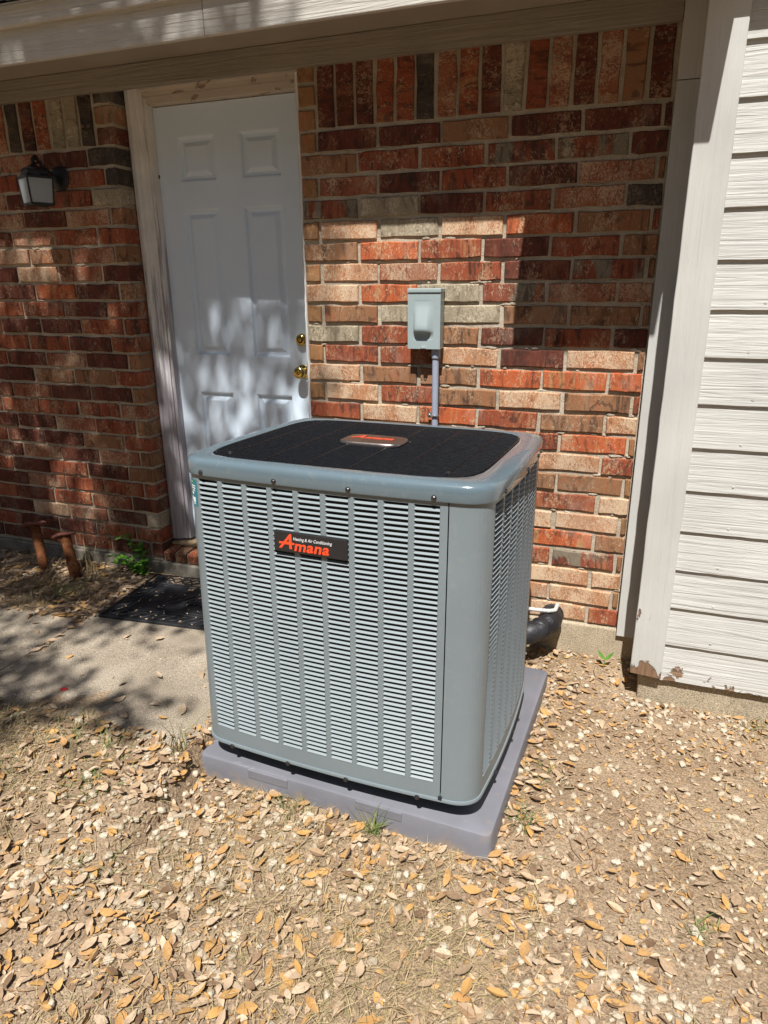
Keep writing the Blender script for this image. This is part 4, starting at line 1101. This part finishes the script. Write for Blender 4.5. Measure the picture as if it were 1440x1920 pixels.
for s in cand:
    put_leaf(*s[:7], region(s[0], s[1]), 'fallen leaves ' + region(s[0], s[1]))
for (x, y) in [(-1.95, -0.62), (-1.80, -0.60), (-2.06, -0.84), (-1.66, -1.02), (-1.58, -1.09), (-1.52, -1.0), (-1.44, -1.06), (-1.40, -1.0), (-2.42, -0.66), (-2.5, -0.62), (-2.35, -0.72), (-1.72, -0.93), (-1.62, -0.84), (-1.9, -1.13), (-2.3, -1.12), (-1.47, -0.78)]:
    put_leaf(x, y, WZ(x, y) + 0.003, lr.uniform(0.035, 0.06), lr.uniform(0, 6.28), lr.gauss(0, .15), lr.gauss(0, .25), 'on the bare concrete walk', 'fallen leaves on the concrete walk')
# small debris on the mat: seeds and catkins
dbm = MB(); a5 = R(5.2)
for i in range(75):
    u, v = lr.uniform(0.01, ML - .15), lr.uniform(0.01, MW - .01)
    x, y = -2.202 + u * math.cos(a5) - v * math.sin(a5), -0.516 + u * math.sin(a5) + v * math.cos(a5)
    t = SMALL[lr.randrange(6)]; dbm.add(xf(t[0], lr.uniform(.007, .02), lr.uniform(0, 6.3), 0, lr.gauss(0, .3), x, y, 0.1115), t[1])
for i in range(260):
    x, y = lr.uniform(-3.0, -1.32), lr.uniform(-1.15, -0.1)
    if not on_slab(x, y, -0.02) or on_mat(x, y): continue
    t = SMALL[lr.randrange(6)]; dbm.add(xf(t[0], lr.uniform(.005, .014), lr.uniform(0, 6.3), 0, lr.gauss(0, .3), x, y, WZ(x, y) + 0.002), t[1])
stuff(dbm.build('leaf_crumbs', M_leafpale, fix=False))

# stones
def stone_geo(r):
    bm = bmesh.new(); bmesh.ops.create_icosphere(bm, subdivisions=1, radius=0.5)
    sx, sy_2, sz = 1.0, r.uniform(.65, .95), r.uniform(.45, .7)
    for v in bm.verts:
        k = 1 + r.uniform(-.22, .16); v.co = Vector((v.co.x * sx * k, v.co.y * sy_2 * k, v.co.z * sz * k))
    vs = np.array([v.co[:] for v in bm.verts]); fs = [tuple(v.index for v in f.verts) for f in bm.faces]; bm.free(); return vs, fs
ST = [stone_geo(rl_) for _ in range(10)]
def stone_density(x, y):
    if blocked(x, y) or on_slab(x, y): return 0
    d = 0.12 + 0.9 * max(0, noise.noise((x * 2.2 + 9, y * 2.2, 4.5)))
    if -1.5 < x < -0.75 and -1.75 < y < -1.2: d = max(d, 0.95)
    if x > 0.1 and y > -0.36: d = 1.0
    if x > -0.28: d = max(d, 0.3)
    if x < -1.5: d *= 0.25
    return min(1, d)
sspots = scatter(2600, stone_density, lr)
rest = MB(); smesh = [MB().add(v, f).mesh('stone', M_stone, smooth=False, fix=False) for v, f in ST]
sl = []
for (x, y) in sspots: sl.append((x, y, lr.choice([lr.uniform(.008, .018), lr.uniform(.013, .03), lr.uniform(.018, .036)]) if True else 0))
bigs = sorted([s for s in sl if s[2] > .02 and s[1] < -0.1], key=lambda s: -s[2] / (2.9 + s[1]))[:110]; bs = set(id(s) for s in bigs)
for s in sl:
    x, y, sz = s; rot = (lr.gauss(0, .3), lr.gauss(0, .3), lr.uniform(0, 6.3)); z = gz(x, y) + sz * lr.uniform(0.08, 0.28)
    if id(s) in bs:
        where = 'by the siding footing' if (x > 0.05 and y > -0.5) else ('left of the pad' if x < -0.95 else ('in the soil right of the pad' if x > -0.2 else 'in front of the pad'))
        tag(link('stone', lr.choice(smesh), None, (x, y, z), rot, (sz, sz, sz)), f'larger pale limestone pebble {where}', 'stone', f'pale pebbles {where}')
    else:
        t = ST[lr.randrange(10)]; Rm = np.array(Matrix.Rotation(rot[2], 3, 'Z') @ Matrix.Rotation(rot[0], 3, 'X')); rest.add((t[0] * sz) @ Rm.T + np.array([x, y, z]), t[1])
stuff(rest.build('gravel', M_stone, fix=False))

# grass blades
def blade(mb, x, y, z, L, yaw, lean, w, bend, n=4):
    pts = []; d = Vector((math.cos(yaw), math.sin(yaw), 0)); sdir = Vector((-d.y, d.x, 0)); p = Vector((x, y, z)); a = lean
    vs = []
    for i in range(n + 1):
        k = 1 - (i / n) ** 1.6
        vs += [p - sdir * w * .5 * k, p + sdir * w * .5 * k + Vector((0, 0, .0004))]
        p = p + (d * math.sin(a) + Vector((0, 0, math.cos(a)))) * (L / n); a += bend / n
        fl = z + 0.003
        if p.z < fl: p.z = fl
    mb.add(vs, [(2 * i, 2 * i + 1, 2 * i + 3, 2 * i + 2) for i in range(n)])
def grass_density(x, y):
    if blocked(x, y) or on_slab(x, y, -0.02): return 0
    d = max(0.04, 0.25 + 1.5 * noise.noise((x * 2.1, y * 2.1, 7.7)))
    if x > -0.3 and y > -1.4: d *= 0.25
    return min(1, d)
dg = MB()
for (x, y) in scatter(26000, grass_density, lr):
    blade(dg, x, y, gz(x, y) - .002, lr.uniform(.025, .085), lr.uniform(0, 6.3), lr.uniform(.7, 1.5), lr.uniform(.0011, .0024), lr.uniform(.1, 1.2))
stuff(dg.build('dry_grass', M_drygrass, fix=False))
tw = MB()
for (x, y) in scatter(260, lambda x, y: 0 if blocked(x, y) or on_slab(x, y, .01) else .5, lr):
    a = lr.uniform(0, 6.3); L = lr.uniform(.03, .13); z = gz(x, y) + .006
    tw.tube([(x, y, z), (x + math.cos(a) * L * .5, y + math.sin(a) * L * .5, z + lr.uniform(0, .012)), (x + math.cos(a + .2) * L, y + math.sin(a + .2) * L, z + .002)], lr.uniform(.0009, .0018), 4)
stuff(tw.build('twigs', M_leafgrey, fix=False))
def tuft(label, x, y, n, L, spread=0.03, lean=(0.15, 1.1), mat=M_grass, z=None, w=(.002, .0036)):
    mb = MB(); z0 = gz(x, y) if z is None else z
    for i in range(n):
        a = lr.uniform(0, 6.3); q = lr.uniform(0, spread)
        blade(mb, q * math.cos(a), q * math.sin(a), -.004, L * lr.uniform(.45, 1), lr.uniform(0, 6.3), lr.uniform(*lean), lr.uniform(*w), lr.uniform(.2, 1.1), 6)
    return tag(link('grass_tuft', mb.mesh('grass_tuft', mat, fix=False), None, (x, y, z0)), label, 'grass tuft', 'grass tufts round the pad and wall')
tuft('green grass tuft against the front edge of the grey pad', -0.60, -1.205, 46, .12)
tuft('sparse grass clump left of the green one at the pad front', -0.86, -1.20, 22, .10, .05)
tuft('grass tuft beside the front right corner of the pad', -0.19, -1.03, 34, .10, .05)
tuft('grass tuft along the right edge of the pad', -0.17, -0.80, 24, .08, .05)
tuft('tall yellow grass stalks beside the walk corner and pad', -1.285, -1.19, 12, .26, .03, (0.02, .5))
tuft('low grass at the front edge of the concrete walk', -1.68, -1.22, 55, .09, .10)
for i_, (gx, gy, gl) in enumerate([(-1.95, -1.27, 'thin green grass along the walk edge at far left'), (-1.52, -1.24, 'thin green grass along the walk edge near its corner'), (-1.45, -1.38, 'flattened grass clump in the leaves below the walk'), (-1.78, -1.42, 'shaded grass clump at the left edge below the walk')]):
    tuft(gl, gx, gy, 70, .085, .11, (.5, 1.45))
tuft('shaded grass clump in front of the rusty posts', -2.73, -0.33, 120, .17, .12, (.2, 1.3), M_drygrass)
tuft('grass clump between the rusty posts and the walk', -2.55, -0.38, 70, .14, .10, (.2, 1.3))
tuft('tall thin grass stalks rising against the shaded bricks', -2.52, -0.20, 14, .40, .05, (.02, .45), M_drygrass, None, (.0025, .004))
tuft('grass tuft at the foot of the siding footing', 0.50, -0.31, 26, .09, .08)
tuft('small grass tuft in the right foreground', 0.28, -1.25, 34, .07, .05)
tuft('round dry grass clump right of the pad in the foreground', -0.12, -1.33, 60, .08, .07, (.5, 1.4), M_drygrass)
tuft('green grass wisps in the left foreground', -1.30, -1.62, 40, .08, .12, (.5, 1.4))

# leafy weed by the sill and the sprout in the dirt
def weed(label, base, stems, leaf_l, seed):
    r = random.Random(seed); root = thing('weed', label, 'weed', base)
    st = MB(); lf = MB()
    for (dx, dy, dz, nl) in stems:
        pts = [Vector((dx * t ** 1.4, dy * t, dz * math.sin(t * 1.9) / math.sin(1.9) if dz > 0 else dz * t)) for t in [i / 8 for i in range(9)]]
        st.tube(pts, [0.0022 * (1 - .6 * i / 8) for i in range(9)], 5)
        for k in range(nl):
            t = 0.15 + 0.85 * k / nl; i = min(7, int(t * 8)); p = pts[i].lerp(pts[i + 1], t * 8 - i)
            for sg in (-1, 1):
                v, f = leaf_geo(r, leaf_l * r.uniform(.7, 1.2), leaf_l * .55, .3, .25)
                v = v + np.array([leaf_l * .5, 0, 0])
                lf.add(xf(v, 1, math.atan2(dy, dx) + sg * r.uniform(.6, 1.5), r.uniform(-.5, .3), r.uniform(-.5, .5), p.x, p.y, p.z), f)
    st.build('stem', M_weed, root, smooth=True, fix=False); stuff(lf.build('leaves', M_weed, root, smooth=True, fix=False))
    return root
weed('bright green leafy weed growing against the bricks by the door', (-2.30, -0.05, 0.085), [(-.02, 0.0, .16, 9), (-.12, -.02, .21, 13), (-.21, -.02, .10, 13), (-.17, -.05, .08, 11), (-.03, -.05, .08, 7), (.03, -.03, .10, 6)], .036, 3)
spr = thing('sprout', 'tiny green sprout with two leaves in the bare dirt', 'sprout', (-0.014, -0.10, 0.022))
MB().tube([(0, 0, -.005), (0.002, 0, .03), (0.003, .001, .042)], .0018, 5).build('stem', M_weed, spr, smooth=True)
for a in (0.5, 2.6):
    v, f = leaf_geo(rl_, .05, .02, .3, .4); v = v + np.array([.026, 0, 0])
    MB().add(xf(v, 1, a, -.7, 0, .003, .001, .040), f).build('leaf', M_weed, spr, smooth=True, fix=False)
# pieces of litter seen on the walk
o = MB().box(-.012, .012, -.006, .006, 0, .006).mesh('red_wrapper', simple('red_plastic', (.6, .03, .04), .4), bevel=.002)
tag(link('red_wrapper', o, None, (-1.905, -1.03, WZ(0, -1.03) + .001), (0, .1, .5)), 'tiny red plastic scrap on the concrete walk', 'litter')

# ------------------------------------------------------------------ shade tree behind the photographer, left
tree = thing('shade_tree', 'oak tree whose leaves throw dappled shade on the door and left wall', 'tree', (-5.6, -5.6, 0))
tk = MB().tube([(0, 0, -.2), (0.1, 0, 1.5), (0.35, .2, 3.2), (0.9, .5, 5.0), (1.7, .8, 6.6), (2.3, .9, 8.0)], [.34, .27, .23, .18, .11, .05], 12)
for (p, q) in (((0.35, .2, 3.2), (-1.5, 1.2, 6.5)), ((0.9, .5, 5.0), (3.2, .2, 7.4)), ((0.9, .5, 5.0), (1.3, 2.4, 7.6)), ((1.7, .8, 6.6), (4.0, 1.6, 8.4)), ((1.7, .8, 6.6), (2.6, -1.2, 8.2))):
    p, q = Vector(p), Vector(q); tk.tube([p, p.lerp(q, .5) + Vector((0, 0, .3)), q], [.12, .07, .02], 7)
tk.build('trunk', M_bark, tree, smooth=True)
tr = random.Random(31); crown = MB()
T0 = 6.2
def shade(px, py, pz): return Vector((px, py, pz)) + SUN * T0
def add_clump(c, n, rad):
    for i in range(n):
        o_ = Vector((tr.gauss(0, 1), tr.gauss(0, 1), tr.gauss(0, 1))) * rad * .5
        t = TEMPL[tr.randrange(14)]
        crown.add(xf(t[0], tr.uniform(.06, .095), tr.uniform(0, 6.3), tr.uniform(-.9, .9), tr.uniform(-.9, .9), c.x + o_.x + 5.6, c.y + o_.y + 5.6, c.z + o_.z), t[1])
# clumps are spread through the volume whose shade reaches the left wall, door and walk
nc = 0
while nc < 1000:
    px = tr.uniform(-4.2, -1.32); v = tr.uniform(-1.9, 2.6)       # v<0: along the ground, v>0: up the wall
    py, pz = (v, 0.05) if v < 0 else (0.08, v)
    dens = 0.60 * sstep(-1.30, -2.25, px) + 0.16
    if px > -2.15 and v > 0: dens = 0.5 * sstep(-1.3, -1.5, px) + .1
    if v < 0 and px > -2.3: dens *= 0.9
    if v < -1.15: dens *= 0.62 * sstep(-1.25, -1.75, px)
    g = noise.noise((px * 2.3, v * 2.3, 11.0)); dens *= min(1.25, max(0, 0.6 + 2.6 * g))
    if px < -2.2 and -0.62 < v < 0.25: dens = 0.9
    if v > 2.0 and px > -1.75: continue
    if tr.random() > dens: continue
    if v < 0.45 and px > -1.62:
        if px > -1.42: continue
        add_clump(shade(px, py, pz) + SUN * tr.uniform(-1.0, .2), tr.randrange(5, 10), .07); nc += 1; continue
    add_clump(shade(px, py, pz) + SUN * tr.uniform(-1.0, 1.3), tr.randrange(9, 20), tr.uniform(.12, .26)); nc += 1
stuff(crown.build('crown', M_treeleaf, tree, smooth=False, fix=False))

# unseen dense trees added behind the photographer to cut low sky light
hb = MB(); hr = random.Random(77)
for i in range(13000):
    x, z = hr.uniform(-18, 18), hr.uniform(0, 1) ** 0.85 * 9.5
    y = -9.5 - hr.uniform(0, 2.2) - 0.06 * abs(x) + 0.5 * math.sin(x * 1.3)
    if z > 7.4 + 2.4 * noise.noise((x * .35, 2.0, 4.0)): continue
    t = TEMPL[hr.randrange(14)]
    hb.add(xf(t[0], hr.uniform(.45, .8), hr.uniform(0, 6.3), hr.uniform(-1, 1), hr.uniform(-1, 1), x, y, z), t[1])
tl = stuff(hb.build('sky_blocking_trees', M_treeleaf, fix=False)); tag(tl, 'dense green trees added unseen behind the viewpoint to block sky light', 'trees')
